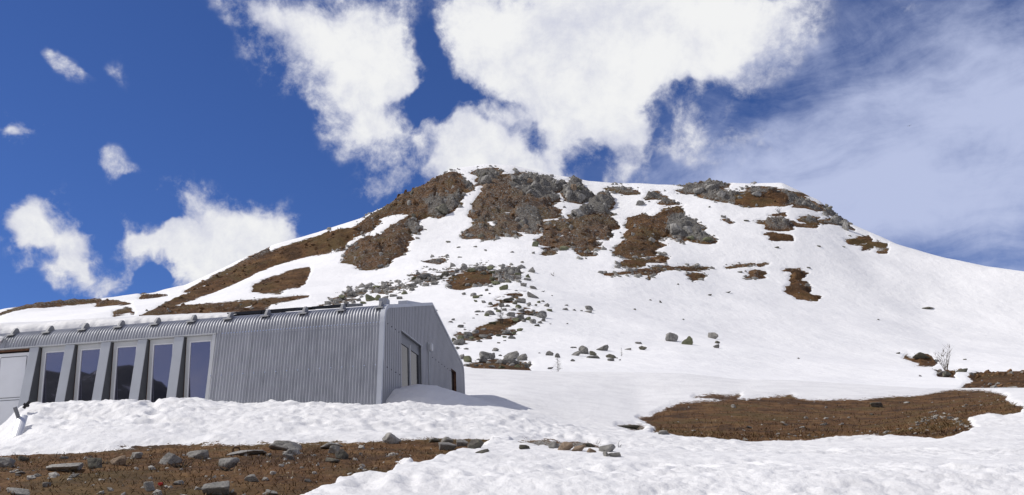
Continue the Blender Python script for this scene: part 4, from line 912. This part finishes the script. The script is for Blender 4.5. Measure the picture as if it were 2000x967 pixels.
def twigs(px, py, n, hpx, label, name='dead_twigs', spread=1.2):
    p, _ = hit(px, py); H = hpx/FPX*p[1]; mb = MB()
    for i in range(n):
        a = random.random()*6.28; q = (random.gauss(0, .35*H), random.gauss(0, .2*H), 0)
        limb(mb, q, (math.cos(a)*spread, math.sin(a)*spread, random.uniform(.25, 1)), H*random.uniform(.5, 1.3), .006, 3, .25)
    o = mb.build(name, BARK); o.location = tuple(p); return tag(o, label, 'twigs')
twigs(352, 914, 46, 22, 'tangle of dead twigs beside the grey rock in the turf')
twigs(440, 920, 26, 14, 'dead twigs under the knobbly grey rock')
twigs(1207, 874, 3, 13, 'thin dry stalks sticking out of the snow right of the stone row', spread=.2)
twigs(1165, 868, 3, 11, 'thin leaning dry stalk above the stone row in the snow', spread=.6)
twigs(205, 906, 16, 10, 'little dead twigs right of the dark mossy rock')

# ------------------------------------------------------------------ the metal hut
HB = 2.85                                        # eave height over the hut's floor
def at_w(px, py, Y): d = ray(px, py); return d*(Y/d[1])
E0 = at_w(752, 600, 25.3)
hut = empty('mountain_hut', (E0[0], E0[1], E0[2]-HB), math.atan2(-.11870, .99293))
tag(hut, 'long low grey metal hut with ribbed walls and five tall windows', 'hut')
hut['group'] = 'hut'
del hut['group']
LEAN = .1756
def fy(h): return -.14+LEAN*(h+.13)               # front face, y at height h below the eave
def corr(x, p=.0838, d=.015): return d*np.cos(2*np.pi*x/p)
def sheet_profile(name, prof, x0, x1, mat, p=.0838, d=.015, parent=None, per=8, thick=None):
    """a corrugated sheet: profile points (y,h) swept along x, ribs along the profile"""
    n = int(round((x1-x0)/p*per))+1; xs = np.linspace(x0, x1, n)
    pr = np.array(prof, float); tg = np.gradient(pr, axis=0); tg /= np.linalg.norm(tg, axis=1)[:, None]
    nm = np.stack([-tg[:, 1], tg[:, 0]], -1)
    V = np.zeros((n, len(pr), 3)); V[:, :, 0] = xs[:, None]
    off = corr(xs, p, d)[:, None]
    V[:, :, 1] = pr[:, 0][None]+nm[:, 0][None]*off; V[:, :, 2] = pr[:, 1][None]+nm[:, 1][None]*off+HB
    k = len(pr); i = np.arange(n-1)[:, None]*k+np.arange(k-1)[None, :]
    me = fast_mesh(name, V.reshape(-1, 3), np.stack([i, i+k, i+k+1, i+1], -1).reshape(-1, 4), True)
    return link(name, me, mat, parent or hut)
P0, P1, P2, P3 = map(np.array, ((fy(-.45), -.45), (-.10, .10), (.33, .125), (.79, .23)))
tt = np.linspace(0, 1, 22)[:, None]
ARC = (1-tt)**3*P0+3*(1-tt)**2*tt*P1+3*(1-tt)*tt**2*P2+tt**3*P3
XR, XL = -.05, -14.5
XW = -4.73
h_ = np.linspace(-HB-.2, -.452, 10)
sheet_profile('front_cladding', [(fy(a), a) for a in h_], XW, XR, ZINC)
sheet_profile('front_cladding', [(fy(a), a) for a in h_], XL, -12.45, ZINC)
sheet_profile('eave_cladding', [(y+.012*(1-i/21), z) for i, (y, z) in enumerate(ARC)][::1], XL, XR, ZINC)
RIDGE = (6.15, 1.46)
sheet_profile('roof', [(.79, .225), (2.5, .62), (4.3, 1.035), (RIDGE[0], RIDGE[1]-.015), (8, 1.05), (10, .61), (11.5, .27), (11.8, .17), (11.92, -.1), (11.97, -1.2), (12.0, -HB-.3)], XL, XR, ZINC, p=.2, d=.012, per=6)
# gable walls
def roofline(y):
    pts = [(fy(-HB-.2), -HB-.2), (fy(-.45), -.45)]+[tuple(q) for q in ARC[2:]]+[RIDGE, (11.5, .28), (11.8, .16), (11.92, -.1), (11.99, -HB-.2)]
    return np.array(pts)
PROF = roofline(0)
def topz(y): 
    Q = PROF[1:-1]; return np.interp(y, Q[:, 0], Q[:, 1])
DOOR = (1.80, 4.40, -.32); WIN = (9.33, 10.30, -.29)
def gable(name, xg, openings, mat):
    ys = [fy(-HB-.2)]
    step = .205; y = fy(-HB-.2)
    base = np.arange(-.2, 11.95, step)
    cuts = sorted(set([round(float(a), 3) for a in base]+[round(float(a)+.03, 3) for a in base]+[round(float(a)+.045, 3) for a in base]+[round(float(a)-.015, 3) for a in base]+[o_[0] for o_ in openings]+[o_[1] for o_ in openings]+[-.617, -.5, -.4, -.3, 11.96]))
    mb = MB()
    def xo(y):
        q = ((y+.2) % step); return xg+(.007 if (q < .031) else 0.)
    def lo(y): return -HB-.2 if y > fy(-HB-.2) else 0
    for a, b_ in zip(cuts[:-1], cuts[1:]):
        mid = (a+b_)/2
        op = [o_ for o_ in openings if o_[0]-1e-6 <= a and b_ <= o_[1]+1e-6]
        def clip(y, z):                              # under the leaning front edge
            return z
        za, zb = topz(a)-.03, topz(b_)-.03
        if a < fy(-.45): za = (a+.14)/LEAN-.13-.02
        if b_ < fy(-.45): zb = (b_+.14)/LEAN-.13-.02
        l = op[0][2] if op else -HB-.2
        za, zb = max(za, l+.001), max(zb, l+.001)
        n = len(mb.v); xa, xb = xo(a+1e-4), xo(b_-1e-4)
        mb.v += [(xa, a, l+HB), (xb, b_, l+HB), (xb, b_, zb+HB), (xa, a, za+HB)]; mb.f.append((n, n+1, n+2, n+3))
        if op and len(op[0]) > 3:
            n = len(mb.v); mb.v += [(xa, a, HB-HB-.2), (xb, b_, -.2), (xb, b_, op[0][3]+HB), (xa, a, op[0][3]+HB)]; mb.f.append((n, n+1, n+2, n+3))
    return mb.build(name, mat, hut)
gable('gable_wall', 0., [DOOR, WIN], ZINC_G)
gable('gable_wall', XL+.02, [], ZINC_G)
# edge trim round the gable
tm = MB()
for (a, b_) in zip(PROF[:-1], PROF[1:]):
    d = np.array(b_)-np.array(a); L = np.linalg.norm(d); d /= L; nrm = np.array([-d[1], d[0]])
    wd = .075 if a[0] < 5 else .045
    q = [a+nrm*.024, b_+nrm*.024+d*.01, b_-nrm*wd+d*.01, a-nrm*wd]
    tm.hexa([(-.10, q[0][0], q[0][1]+HB), (.03, q[0][0], q[0][1]+HB), (.03, q[1][0], q[1][1]+HB), (-.10, q[1][0], q[1][1]+HB),
             (-.10, q[3][0], q[3][1]+HB), (.03, q[3][0], q[3][1]+HB), (.03, q[2][0], q[2][1]+HB), (-.10, q[2][0], q[2][1]+HB)])
tm.build('edge_trim', ZINC_L, hut)
# front opening row: posts, windows, lintel flashing
POSTS = [-5.80-1.075*i for i in range(5)]
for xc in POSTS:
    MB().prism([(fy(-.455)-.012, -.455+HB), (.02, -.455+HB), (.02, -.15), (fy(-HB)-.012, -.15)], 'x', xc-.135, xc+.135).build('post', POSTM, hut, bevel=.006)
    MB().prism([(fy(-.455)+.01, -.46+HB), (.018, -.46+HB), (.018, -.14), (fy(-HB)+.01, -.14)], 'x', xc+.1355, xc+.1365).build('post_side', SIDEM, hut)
    MB().box(xc+.137, xc+.15, -.06, .02, -.1, -.5+HB).build('wood_strip', WOOD, hut)
MB().prism([(fy(-.455)-.008, -.455+HB), (.02, -.455+HB), (.02, -.15), (fy(-HB)-.008, -.15)], 'x', XW-.10, XW-.003).build('post', FRAMEM, hut)
MB().prism([(fy(-.44)-.025, -.445+HB), (fy(-.44)-.025, -.415+HB), (fy(-.44)+.03, -.41+HB), (.0, -.452+HB)], 'x', -12.45, XW).build('lintel_flashing', FRAMEM, hut)
for i in range(5):
    xl = POSTS[i]+.168; xr = (POSTS[i-1]-.136) if i else XW-.102
    zt, zb = -.458+HB, .12; fw = .085; yw = -.06
    fr = MB()
    fr.box(xl, xl+fw, yw-.03, yw+.05, zb, zt); fr.box(xr-fw, xr, yw-.03, yw+.05, zb, zt)
    fr.box(xl+fw, xr-fw, yw-.03, yw+.05, zt-fw*1.5, zt); fr.box(xl+fw, xr-fw, yw-.03, yw+.05, zb, zb+fw)
    w_ = fr.build('window_frame', FRAMEM, hut)
    inn = MB(); a = .026
    inn.box(xl+fw, xl+fw+a, yw-.012, yw+.04, zb+fw, zt-fw*1.5); inn.box(xr-fw-a, xr-fw, yw-.012, yw+.04, zb+fw, zt-fw*1.5); inn.box(xl+fw+a, xr-fw-a, yw-.012, yw+.04, zt-fw*1.5-a, zt-fw*1.5)
    inn.build('sash', WHITED, w_)
    MB().box(xl+fw+a, xr-fw-a, yw+.012, yw+.03, zb+fw, zt-fw*1.5-a).build('pane', GLASS, w_)
    MB().box(xl, xr, -.2, -.095, .06, .11).build('sill', ZINC_L, w_)
# white double door at the far left of the front
MB().box(-12.44, POSTS[4]-.136, -.12, .0, -.50+HB, -.458+HB).build('lintel', WOOD, hut)
for k, (x0, x1) in enumerate(((-11.28, -10.32), (-12.30, -11.31))):
    dr = MB().box(x0, x1, -.05, -.01, -.1, 2.30).build('door', WHITED, hut)
    pn_ = MB()
    pn_.box(x0+.09, x1-.09, -.064, -.051, 1.05, 2.18); pn_.box(x0+.09, x1-.09, -.064, -.051, .0, .95)
    pn_.build('door_panel', WHITED, dr, bevel=.004)
    gr_ = MB()
    for za, zb in ((1.04, 2.19), (0., .96)):
        for (a, b_, c_, d_) in ((x0+.072, x0+.088, za, zb), (x1-.088, x1-.072, za, zb), (x0+.088, x1-.088, zb-.002, zb+.014), (x0+.088, x1-.088, za-.014, za+.002)): gr_.box(a, b_, -.055, -.045, c_, d_)
    gr_.build('panel_groove', LEAFM, dr)
MB().tube([(-11.36, -.10, .95), (-11.36, -.10, 1.12)], .012, 6).build('door_handle', DARKIN, hut)
MB().box(-12.44, -12.305, -.14, .0, -.1, -.505+HB).build('door_frame', FRAMEM, hut)
MB().box(-10.315, POSTS[4]-.137, -.075, .0, -.1, -.505+HB).build('door_frame', FRAMEM, hut)
MB().box(-12.3, -4.8, .08, .12, -.1, HB-.4).build('inner_wall', DARKIN, hut)
# screws
SCREWS = {}
def screw(x, y, h, nx=0):                          # one small hexagonal head, each a part of its own
    mt = DARKIN if nx else SCREW
    if nx not in SCREWS:
        mb = MB(); r = .018
        ring = [(r*math.cos(k*math.pi/3), r*math.sin(k*math.pi/3)) for k in range(6)]
        mb.prism(ring, 'x' if nx else 'y', .0 if nx else -.024, .014 if nx else -.002)
        o = mb.build('screw', mt, hut); SCREWS[nx] = o
    else:
        o = SCREWS[nx].copy(); COL.objects.link(o); o.parent = hut
    o.location = (x, y, h+HB)
for i in range(int(4.6/.0838)): screw(-.10-i*.0838, fy(-.45), -.45)
for i in range(16): screw(-.16-i*.305, fy(-1.64), -1.64)
for y in (.25, .7, 1.1, 1.5): screw(0, y, -.41, 1)
for y in (.15, .6, 1.1, 1.55): screw(0, y, -1.63, 1)
for y in np.arange(5.6, 9.2, .5): screw(0, y, -.41, 1)
# rounded brackets along the eave
for i in range(13):
    xb = -.17-1.085*i
    if xb < XL+.2: break
    br = MB()
    prof = [(-.02, -.02), (.05, .10), (.13, .19), (.20, .22), (.27, .20), (.32, .14), (.34, .09)]
    br.prism([(y-.0, z+HB+.015) for y, z in prof], 'x', xb-.02, xb+.055)
    br.prism([(-.05, -.045+HB+.02), (-.03, .0+HB+.02), (.34, .115+HB+.005), (.34, .09+HB+.0)], 'x', xb-.12, xb+.12)
    br.build('eave_bracket', BRACK, hut, bevel=.006)
# roof fittings
MB().hexa([(-.34, 2.85, .66+HB), (-.06, 2.85, .66+HB), (-.06, 4.9, 1.1+HB), (-.34, 4.9, 1.1+HB), (-.34, 2.85, .83+HB), (-.06, 2.85, .83+HB), (-.06, 4.9, 1.2+HB), (-.34, 4.9, 1.2+HB)]).build('roof_upstand', ZINC_L, hut)
MB().box(-.34, -.12, .62, 1.0, .15+HB, .42+HB).build('roof_upstand', ZINC, hut, bevel=.01)
RS = .229
def panel(name, x0, x1, y0, y1, lift, th, mat):
    z = lambda y: .23+(y-.79)*RS+HB+lift
    return MB().hexa([(x0, y0, z(y0)), (x1, y0, z(y0)), (x1, y1, z(y1)), (x0, y1, z(y1)), (x0, y0, z(y0)+th), (x1, y0, z(y0)+th), (x1, y1, z(y1)+th), (x0, y1, z(y1)+th)]).build(name, mat, hut)
for x0, x1 in ((-4.95, -3.92), (-3.90, -2.86)): panel('solar_panel', x0, x1, .95, 2.6, .05, .09, BLACKP)
for x0, x1 in ((-2.84, -1.75),): panel('solar_panel', x0, x1, 2.2, 3.9, .06, .09, BLACKP)
# double glazed door in the gable
dx = -.11
gd = MB(); y0, y1, zt = DOOR[0], DOOR[1], DOOR[2]+HB
rv = MB(); rv.box(dx, -.002, y1, y1+.03, -.1, zt); rv.box(dx, -.002, y0-.03, y0, -.1, zt); rv.box(dx, -.002, y0-.03, y1+.03, zt+.0, zt+.03)
rv.build('door_reveal', LEAFM, hut)
MB().box(-.01, .03, y0-.03, y1+.03, zt+.002, zt+.03).build('drip_flashing', POSTM, hut)
ym = (y0+y1)/2-.02
for a, b_ in ((y0, ym-.03), (ym+.03, y1)):
    lf = MB(); w_ = .11
    lf.box(dx, dx+.05, a, a+w_, -.1, zt-.2); lf.box(dx, dx+.05, b_-w_, b_, -.1, zt-.2); lf.box(dx, dx+.05, a+w_, b_-w_, zt-.31, zt-.2); lf.box(dx, dx+.05, a+w_, b_-w_, -.1, .1)
    d_ = lf.build('door_leaf', LEAFM, hut)
    MB().box(dx+.01, dx+.03, a+w_, b_-w_, .1, zt-.31).build('pane', GLASS_D, d_)
MB().box(dx-.02, dx+.07, ym-.028, ym+.028, -.1, zt-.2).build('door_post', FRAMEM, hut)
MB().box(dx-.02, dx+.04, y0, y1, zt-.198, zt-.001).build('door_header', LEAFM, hut)
# narrow dark window at the back of the gable
y0, y1, zt = WIN[0], WIN[1], WIN[2]+HB
rv = MB(); rv.box(-.12, -.002, y1, y1+.03, -.1, zt); rv.box(-.12, -.002, y0-.03, y0, -.1, zt); rv.box(-.12, -.002, y0-.03, y1+.03, zt, zt+.03)
rv.build('window_reveal', WOOD, hut)
MB().box(-.11, -.09, y0, y1, .2, zt).build('pane', GLASS_D, hut)
# wall lamp with its cable pipe
wl = MB().box(.005, .03, 5.33, 5.62, -.33+HB, -.03+HB).build('wall_lamp', POSTM, hut, bevel=.008)
MB().box(.032, .15, 5.36, 5.59, -.31+HB, -.05+HB).build('lamp_cover', LAMPW, wl, bevel=.05)
MB().tube([(.03, 5.44, -.33+HB), (.03, 5.44, .2)], .022, 8).build('cable_pipe', POSTM, hut)
# end wall/back closure
# ------------------------------------------------------------------ snow lying on the hut and drifted against it
def hut_world(x, y, z): return hut_m@Vector((x, y, z))
bpy.context.view_layer.update(); hut_m = hut.matrix_world.copy()
nx, ny = 240, 26
xs = np.linspace(-14.4, -4.6, nx); vs = np.linspace(0, 1, ny)
V = np.zeros((nx, ny, 3))
for i, x in enumerate(xs):
    th = np.interp(x, [-14.4, -11, -8, -5.5, -4.6], [.30, .27, .20, .13, .05])*(1+.25*pn(x*1.3, 3.3, 91))
    y0 = .44+.08*pn(x*1.1, 1.7, 93)+.03*pn(x*5, 2.7, 94)
    for j, v in enumerate(vs):
        y = y0+(v**1.6)*5.4
        zr = (np.interp(y, ARC[:, 0], ARC[:, 1]) if y < .79 else .23+(y-.79)*RS)
        V[i, j] = (x, y, HB+zr+.02+th*(1-np.exp(-(y-y0)/.09))*(1-sstep(4.5, 5.8, y))+.02*pn(x*2, y*2, 95)*min(1, (y-y0)*4))
V[:, 0, 2] -= .03
i = np.arange(nx-1)[:, None]*ny+np.arange(ny-1)[None, :]
o = link('roof_snow', fast_mesh('roof_snow', V.reshape(-1, 3), np.stack([i, i+ny, i+ny+1, i+1], -1).reshape(-1, 4)), SNOWM)
o.matrix_world = hut_m; tag(o, 'thick slab of old snow lying on the left part of the hut roof', 'roof snow')
me = rock_mesh(411, 4, 14, rough=.05); me.polygons.foreach_set('use_smooth', [True]*len(me.polygons))
o = link('snow_clump', me, SNOWM); o.scale = (.55, .3, .2); o.location = hut_world(-11.35, -.13, HB-.13); o.rotation_euler = (0, .1, 0)
tag(o, 'small lump of snow stuck on the ribbed eave at the left edge', 'snow lump')
# drift against the gable
nx, ny = 150, 150
xs = np.linspace(-.02, 5.2, nx); ys = np.linspace(-1.6, 13., ny)
GX, GY = np.meshgrid(xs, ys, indexing='ij')
hx = np.interp(GY, [-1.6, -.6, .1, .8, 1.9, 3.2, 5, 8, 11, 13], [-.9, -.2, .35, .66, .86, .88, .88, 1.1, 1.5, 1.6])
fall = (1-sstep(.2, 3.7, GX))
GZ = hx*fall+.06*fbm(GX*1.2, GY*1.2, 4, 97)+.03*fbm(GX*4, GY*4, 3, 99)+.12*np.exp(-((GY-2.2)/1.2)**2-((GX-.8)/.9)**2)
WX = np.zeros((nx, ny, 3))
Mh = np.array(hut_m)
for i in range(nx):
    for j in range(ny):
        q = Mh[:3, :3]@np.array([GX[i, j], GY[i, j], 0])+Mh[:3, 3]
        zg = near.z_at(q[0], q[1])
        WX[i, j] = (q[0], q[1], zg-.12+max(0., q[2]+hx[i, j]-zg+.12)*fall[i, j]+(GZ[i, j]-hx[i, j]*fall[i, j])*min(1, fall[i, j]*3))
i = np.arange(nx-1)[:, None]*ny+np.arange(ny-1)[None, :]
o = link('snow_drift', fast_mesh('snow_drift', WX.reshape(-1, 3), np.stack([i, i+ny, i+ny+1, i+1], -1).reshape(-1, 4)), SNOWM); tag(o, kind='structure')

# ------------------------------------------------------------------ small things
p, _ = hit(38, 838)                               # bent piece of gutter stuck in the bank
dist_ = p[1]; sc1 = dist_/FPX
gt = empty('metal_gutter', tuple(p)); tag(gt, 'bent piece of shiny metal gutter stuck in the left snow bank', 'gutter')
def loc(px, py, back=0.): 
    d = ray(px, py)*((dist_+back)/ray(px, py)[1]); return Vector(d-p)
def channel(name, A, B, w, dep, mat, up):
    A, B = Vector(A), Vector(B); d = (B-A).normalized(); sd_ = d.cross(up).normalized(); nn = sd_.cross(d)
    n = 9; mb = MB()
    for q in (A, B):
        for k in range(n):
            a = math.pi*k/(n-1); mb.v.append(tuple(q-sd_*math.cos(a)*w+nn*(math.sin(a)*dep)))
        for k in range(n):
            a = math.pi*(n-1-k)/(n-1); mb.v.append(tuple(q-sd_*math.cos(a)*(w-.004)+nn*(math.sin(a)*(dep-.004)-.003)))
    m_ = 2*n
    for k in range(m_): mb.f.append((k, (k+1) % m_, (k+1) % m_+m_, k+m_))
    mb.f.append(tuple(range(m_-1, -1, -1))); mb.f.append(tuple(range(m_, 2*m_)))
    return mb.build(name, mat, gt, smooth=False)
channel('trough', loc(31, 856, -.45), loc(44, 815, .15), .095, .05, STEEL, Vector((0, -.6, .8)))
tdk = MB(); A_ = loc(31, 857, -.47); tdk.box(A_.x-.10, A_.x+.085, A_.y-.02, A_.y+.02, A_.z-.035, A_.z+.02); tdk.build('trough_mouth_shade', DARKIN, gt, bevel=.01)  # dark box stands in for the shade inside the trough's open end
channel('bent_end', loc(37, 818, .1), loc(29, 795, .0), .035, .02, LEAFM, Vector((.3, -.8, .3)))
p2, _ = hit(60, 807)
mb = MB(); q = lambda px, py: tuple(Vector(ray(px, py)*(p2[1]/ray(px, py)[1]))-Vector(p2))
mb.tube([q(46, 797), q(58, 784)], .035, 5); mb.tube([q(47, 789), q(56, 793)], .03, 5)
o = mb.build('broken_stake', DARKIN); o.location = tuple(p2); tag(o, 'small dark crossed stake poking out on top of the left snow bank', 'stake')
p3, _ = hit(459, 886); H = 12/FPX*p3[1]
mb = MB(); mb.tube([(-.03, 0, -.05), (-.03, 0, H*.8), (-.01, 0, H), (.05, 0, H), (.07, 0, H*.5)], .014, 6)
o = mb.build('bent_stake', RUST); o.location = tuple(p3); tag(o, 'rusty bent iron stake standing in the turf beside the low slab', 'stake')
p4, _ = hit(313, 949)
me = rock_mesh(431, 2, 9, rough=.2); o = link('plastic_scrap', me, REDP); o.location = (p4[0], p4[1], p4[2]+.012); o.scale = (.045, .03, .03)
tag(o, 'small red scrap lying in the brown turf', 'scrap')
p5 = mtn.hit(1517, 376)
H = 11/FPX*p5[1]; mb = MB(); mb.tube([(0, 0, -1), (0, 0, H)], .16, 6); mb.tube([(-.5, 0, H*.72), (.5, 0, H*.72)], .12, 6)
o = mb.build('summit_cross', BARK); o.location = tuple(p5); tag(o, 'tiny cross standing on the snow of the right skyline', 'cross')
bp = ray(1776, 246)*250/ray(1776, 246)[1]
mb = MB(); mb.tube([(-.25, 0, 0), (-.1, 0, .02), (.12, 0, .02), (.28, 0, .0)], [.02, .07, .07, .015], 6)
mb.hexa([(-.06, 0, .03), (.1, 0, .03), (.02, -.55, .12), (-.06, -.55, .12), (-.06, 0, .05), (.1, 0, .05), (.02, -.55, .13), (-.06, -.55, .13)])
mb.hexa([(-.06, 0, .03), (.1, 0, .03), (.02, .55, .12), (-.06, .55, .12), (-.06, 0, .05), (.1, 0, .05), (.02, .55, .13), (-.06, .55, .13)])
o = mb.build('bird', DARKIN); o.location = tuple(bp); o.rotation_euler = (0, 0, .9); tag(o, 'tiny dark bird gliding in the right part of the sky', 'bird')

# ------------------------------------------------------------------ sun and sky
SUN_AZ, SUN_EL = 11., 49.                         # degrees behind "straight left", elevation
L = np.array([-math.cos(math.radians(SUN_EL))*math.cos(math.radians(SUN_AZ)), math.cos(math.radians(SUN_EL))*math.sin(math.radians(SUN_AZ)), math.sin(math.radians(SUN_EL))])
sun = bpy.data.lights.new('sun', 'SUN'); so = bpy.data.objects.new('sun', sun); COL.objects.link(so)
sun.energy = 3.45; sun.angle = math.radians(.53); sun.color = (1, .955, .885)
so.rotation_euler = Vector(-L).to_track_quat('-Z', 'Y').to_euler()
so.location = (-60, 20, 80)
W = bpy.data.worlds.new('World'); C.world = W; W.use_nodes = True
t = NT(W)
for nd in list(t.n): t.n.remove(nd)
sky = t.add('ShaderNodeTexSky'); sky.sky_type = 'NISHITA'; sky.sun_disc = False
sky.sun_elevation = math.radians(SUN_EL); sky.sun_rotation = math.atan2(L[0], L[1])
sky.altitude = 2200; sky.air_density = 1.; sky.dust_density = .2; sky.ozone_density = 3.
vec = t.add('ShaderNodeTexCoord').outputs['Generated']
nv_ = t.add('ShaderNodeVectorMath', {0: vec}, operation='NORMALIZE').outputs[0]
def warp(v, scale, amt, detail=4, rough=.6):
    c = t.noise(v, scale, detail, rough, out=1)
    c = t.add('ShaderNodeVectorMath', {0: c, 1: (.5, .5, .5)}, operation='SUBTRACT').outputs[0]
    c = t.add('ShaderNodeVectorMath', {0: c, 3: amt}, operation='SCALE').outputs[0]
    return t.add('ShaderNodeVectorMath', {0: v, 1: c}, operation='ADD').outputs[0]
wv = warp(warp(nv_, 5., .09), 18., .05)
def blob_field(v, blobs):
    acc = None
    for (cx, cy, rx, ry, rot, w) in blobs:
        D = lambda x, y: Vector(ray(x, y)).normalized()
        c = D(cx, cy); ex = (D(cx+5, cy)-D(cx-5, cy))/10; ey = (D(cx, cy-5)-D(cx, cy+5))/10
        sx, sy = ex.length*rx, ey.length*ry
        e3 = c; e1 = (ex-e3*ex.dot(e3)).normalized(); e2 = e3.cross(e1)
        a = math.radians(rot); f1 = e1*math.cos(a)+e2*math.sin(a); f2 = e3.cross(f1)
        R = Matrix((f1, f2, e3)).transposed()
        mp = t.add('ShaderNodeMapping', {'Vector': v, 'Location': c, 'Rotation': R.to_euler('XYZ'), 'Scale': (sx, sy, .5)}, vector_type='TEXTURE')
        g = t.add('ShaderNodeTexGradient', {0: mp.outputs[0]}, gradient_type='SPHERICAL').outputs[1]
        acc = t.math('MULTIPLY', g, w) if acc is None else t.math('MULTIPLY_ADD', g, w, acc)
    return acc
BL = [(455, 470, 135, 90, 0, 1.4), (420, 530, 100, 80, 0, 1.1), (510, 470, 90, 60, 0, .8), (330, 490, 110, 50, -20, .7), (240, 470, 115, 55, -15, .95), (300, 475, 130, 55, -10, .55), (360, 400, 100, 55, 0, .85), (215, 345, 55, 38, -30, .78), (560, 455, 45, 35, 0, .5), (275, 352, 45, 18, -10, .4), (545, 395, 25, 40, 20, .3),
      (40, 440, 105, 85, 10, 1.5), (15, 485, 80, 60, 0, 1.0), (110, 495, 90, 50, -25, .8), (150, 540, 95, 62, -10, 1.3), (215, 562, 40, 35, 0, .6), (0, 545, 40, 25, 0, .5), (285, 425, 60, 40, -20, -1.0), (195, 500, 40, 60, 10, -1.0), (300, 530, 60, 40, 0, -.8), (75, 520, 40, 25, 0, -.6), (25, 262, 75, 52, -10, 1.3), (155, 163, 36, 52, -30, .75), (250, 172, 30, 40, 30, .45), (0, 205, 30, 35, 0, .5),
      (670, 80, 210, 130, -15, 1.5), (740, 190, 150, 110, -30, 1.3), (530, 60, 110, 80, 20, .7), (470, 20, 80, 70, 0, .55), (650, 250, 80, 50, 0, .4), (740, 245, 90, 50, 0, .6),
      (1080, 60, 250, 170, 0, 1.7), (1250, 50, 230, 160, 0, 1.5), (1010, 130, 110, 110, 0, .5), (885, 40, 90, 90, 30, .6), (915, 140, 80, 100, 20, .35), (1120, 190, 170, 120, 0, 1.2), (1230, 200, 120, 100, 0, .7), (1400, 60, 190, 130, 15, 1.0), (1520, 30, 140, 100, 0, .75), (1420, 150, 140, 110, 20, .75), (1330, 110, 150, 100, 0, .6),
      (1100, 290, 80, 110, 0, .8), (1240, 260, 120, 90, 0, 1.0), (1245, 340, 80, 70, 0, .8), (1390, 290, 130, 85, 20, .8), (1180, 330, 60, 60, 0, .35),
      (930, 270, 130, 90, 0, 1.4), (970, 320, 140, 80, 0, 1.3), (860, 260, 60, 60, 0, .5), (780, 335, 120, 60, 10, .65), (740, 365, 90, 50, 0, .55), (1040, 330, 80, 60, 0, .6), (1515, 300, 55, 40, 40, .5), (1770, 0, 80, 25, 0, .5),
      (845, 90, 45, 150, 8, -1.2), (960, 193, 120, 26, 4, -.7), (835, 205, 120, 34, -5, -1.1), (1070, 275, 35, 50, 0, -.45), (1310, 230, 60, 50, 0, -.6), (1160, 330, 50, 50, 0, -.5), (1300, 330, 40, 70, 0, -.5)]
D1 = blob_field(wv, [(a, b_, c*1.1, d*1.1, e, f) for a, b_, c, d, e, f in BL])
n1 = t.noise(warp(nv_, 5., .05), 9., 12, .66, .1); n2 = t.noise(warp(nv_, 22., .02), 34., 9, .68, .1)
D1 = t.math('MAXIMUM', D1, 0.)
core = t.smooth(D1, .6, 1.5); halo = t.smooth(D1, .02, .42)
nz = t.math('ADD', t.math('MULTIPLY', t.math('SUBTRACT', n1, .5), 5.), t.math('MULTIPLY', t.math('SUBTRACT', n2, .5), 1.7))
dens = t.math('MULTIPLY_ADD', t.math('MINIMUM', D1, 1.2), .7, t.math('MULTIPLY_ADD', core, .75, t.math('MULTIPLY', nz, t.math('MULTIPLY_ADD', core, -.65, 1.))))
dens = t.math('MULTIPLY', dens, halo)
cl_ = t.smooth(dens, .0, 1.2)
VE = [(1760, 300, 620, 330, 22, .95), (1560, 380, 420, 170, 12, .75), (1900, 150, 500, 260, 25, .5), (1900, 470, 420, 140, 8, .3), (1300, 370, 300, 120, 0, .3), (2200, 300, 600, 400, 20, .5), (1850, 505, 260, 75, -8, -.55), (1640, 60, 200, 110, 25, -.3)]
D2 = blob_field(nv_, VE)
vm = t.add('ShaderNodeMapping', {'Vector': warp(nv_, 3., .12), 'Rotation': (0, math.radians(16), 0), 'Scale': (3., 3., 9.)}).outputs[0]
n3 = t.noise(vm, 2.2, 9, .62, .4); n4 = t.noise(nv_, 7., 10, .62, .3)
vn = t.math('ADD', t.math('MULTIPLY', t.math('SUBTRACT', n3, .5), 1.7), t.math('MULTIPLY', t.math('SUBTRACT', n4, .5), 1.7))
veil = t.math('MULTIPLY', t.smooth(t.math('ADD', D2, t.math('MULTIPLY', vn, t.smooth(D2, 0., .4))), -.02, 1.3), .88)
# unseen cloud behind and above the view, added and whitened as neutral fill
rear_fill = t.math('MULTIPLY', t.math('ADD', .35, t.math('MULTIPLY', t.smooth(t.noise(nv_, 3., 8, .6), .4, .65), .65)), t.smooth(t.add('ShaderNodeSeparateXYZ', {0: nv_}).outputs[1], .35, -.05))
skyc = t.mix(1., sky.outputs[0], (.40, .55, .90), 'MULTIPLY')
K = 10.
shade = t.smooth(t.math('ADD', dens, t.math('MULTIPLY', t.math('SUBTRACT', n1, .5), 2.4)), .6, 1.9)
ccol = t.mix(shade, (.62*K, .64*K, .75*K), (.89*K, .895*K, .90*K))
c1 = t.mix(veil, skyc, (.54*K, .60*K, .82*K))
c1 = t.mix(t.math('MULTIPLY', rear_fill, .85), c1, (.74*K, .715*K, .725*K))
c2 = t.mix(cl_, c1, ccol)
bg = t.add('ShaderNodeBackground', {0: c2, 1: .1})
out = t.add('ShaderNodeOutputWorld', {0: bg.outputs[0]})
W.cycles.sampling_method = 'MANUAL'; W.cycles.sample_map_resolution = 1024

C.view_settings.view_transform = 'Standard'; C.view_settings.look = 'None'; C.view_settings.gamma = 1; C.view_settings.exposure = 0
C.view_settings.use_curve_mapping = False
C.render.engine = 'CYCLES'
C.cycles.max_bounces = 5; C.cycles.diffuse_bounces = 3; C.cycles.glossy_bounces = 3
C.cycles.use_denoising = True
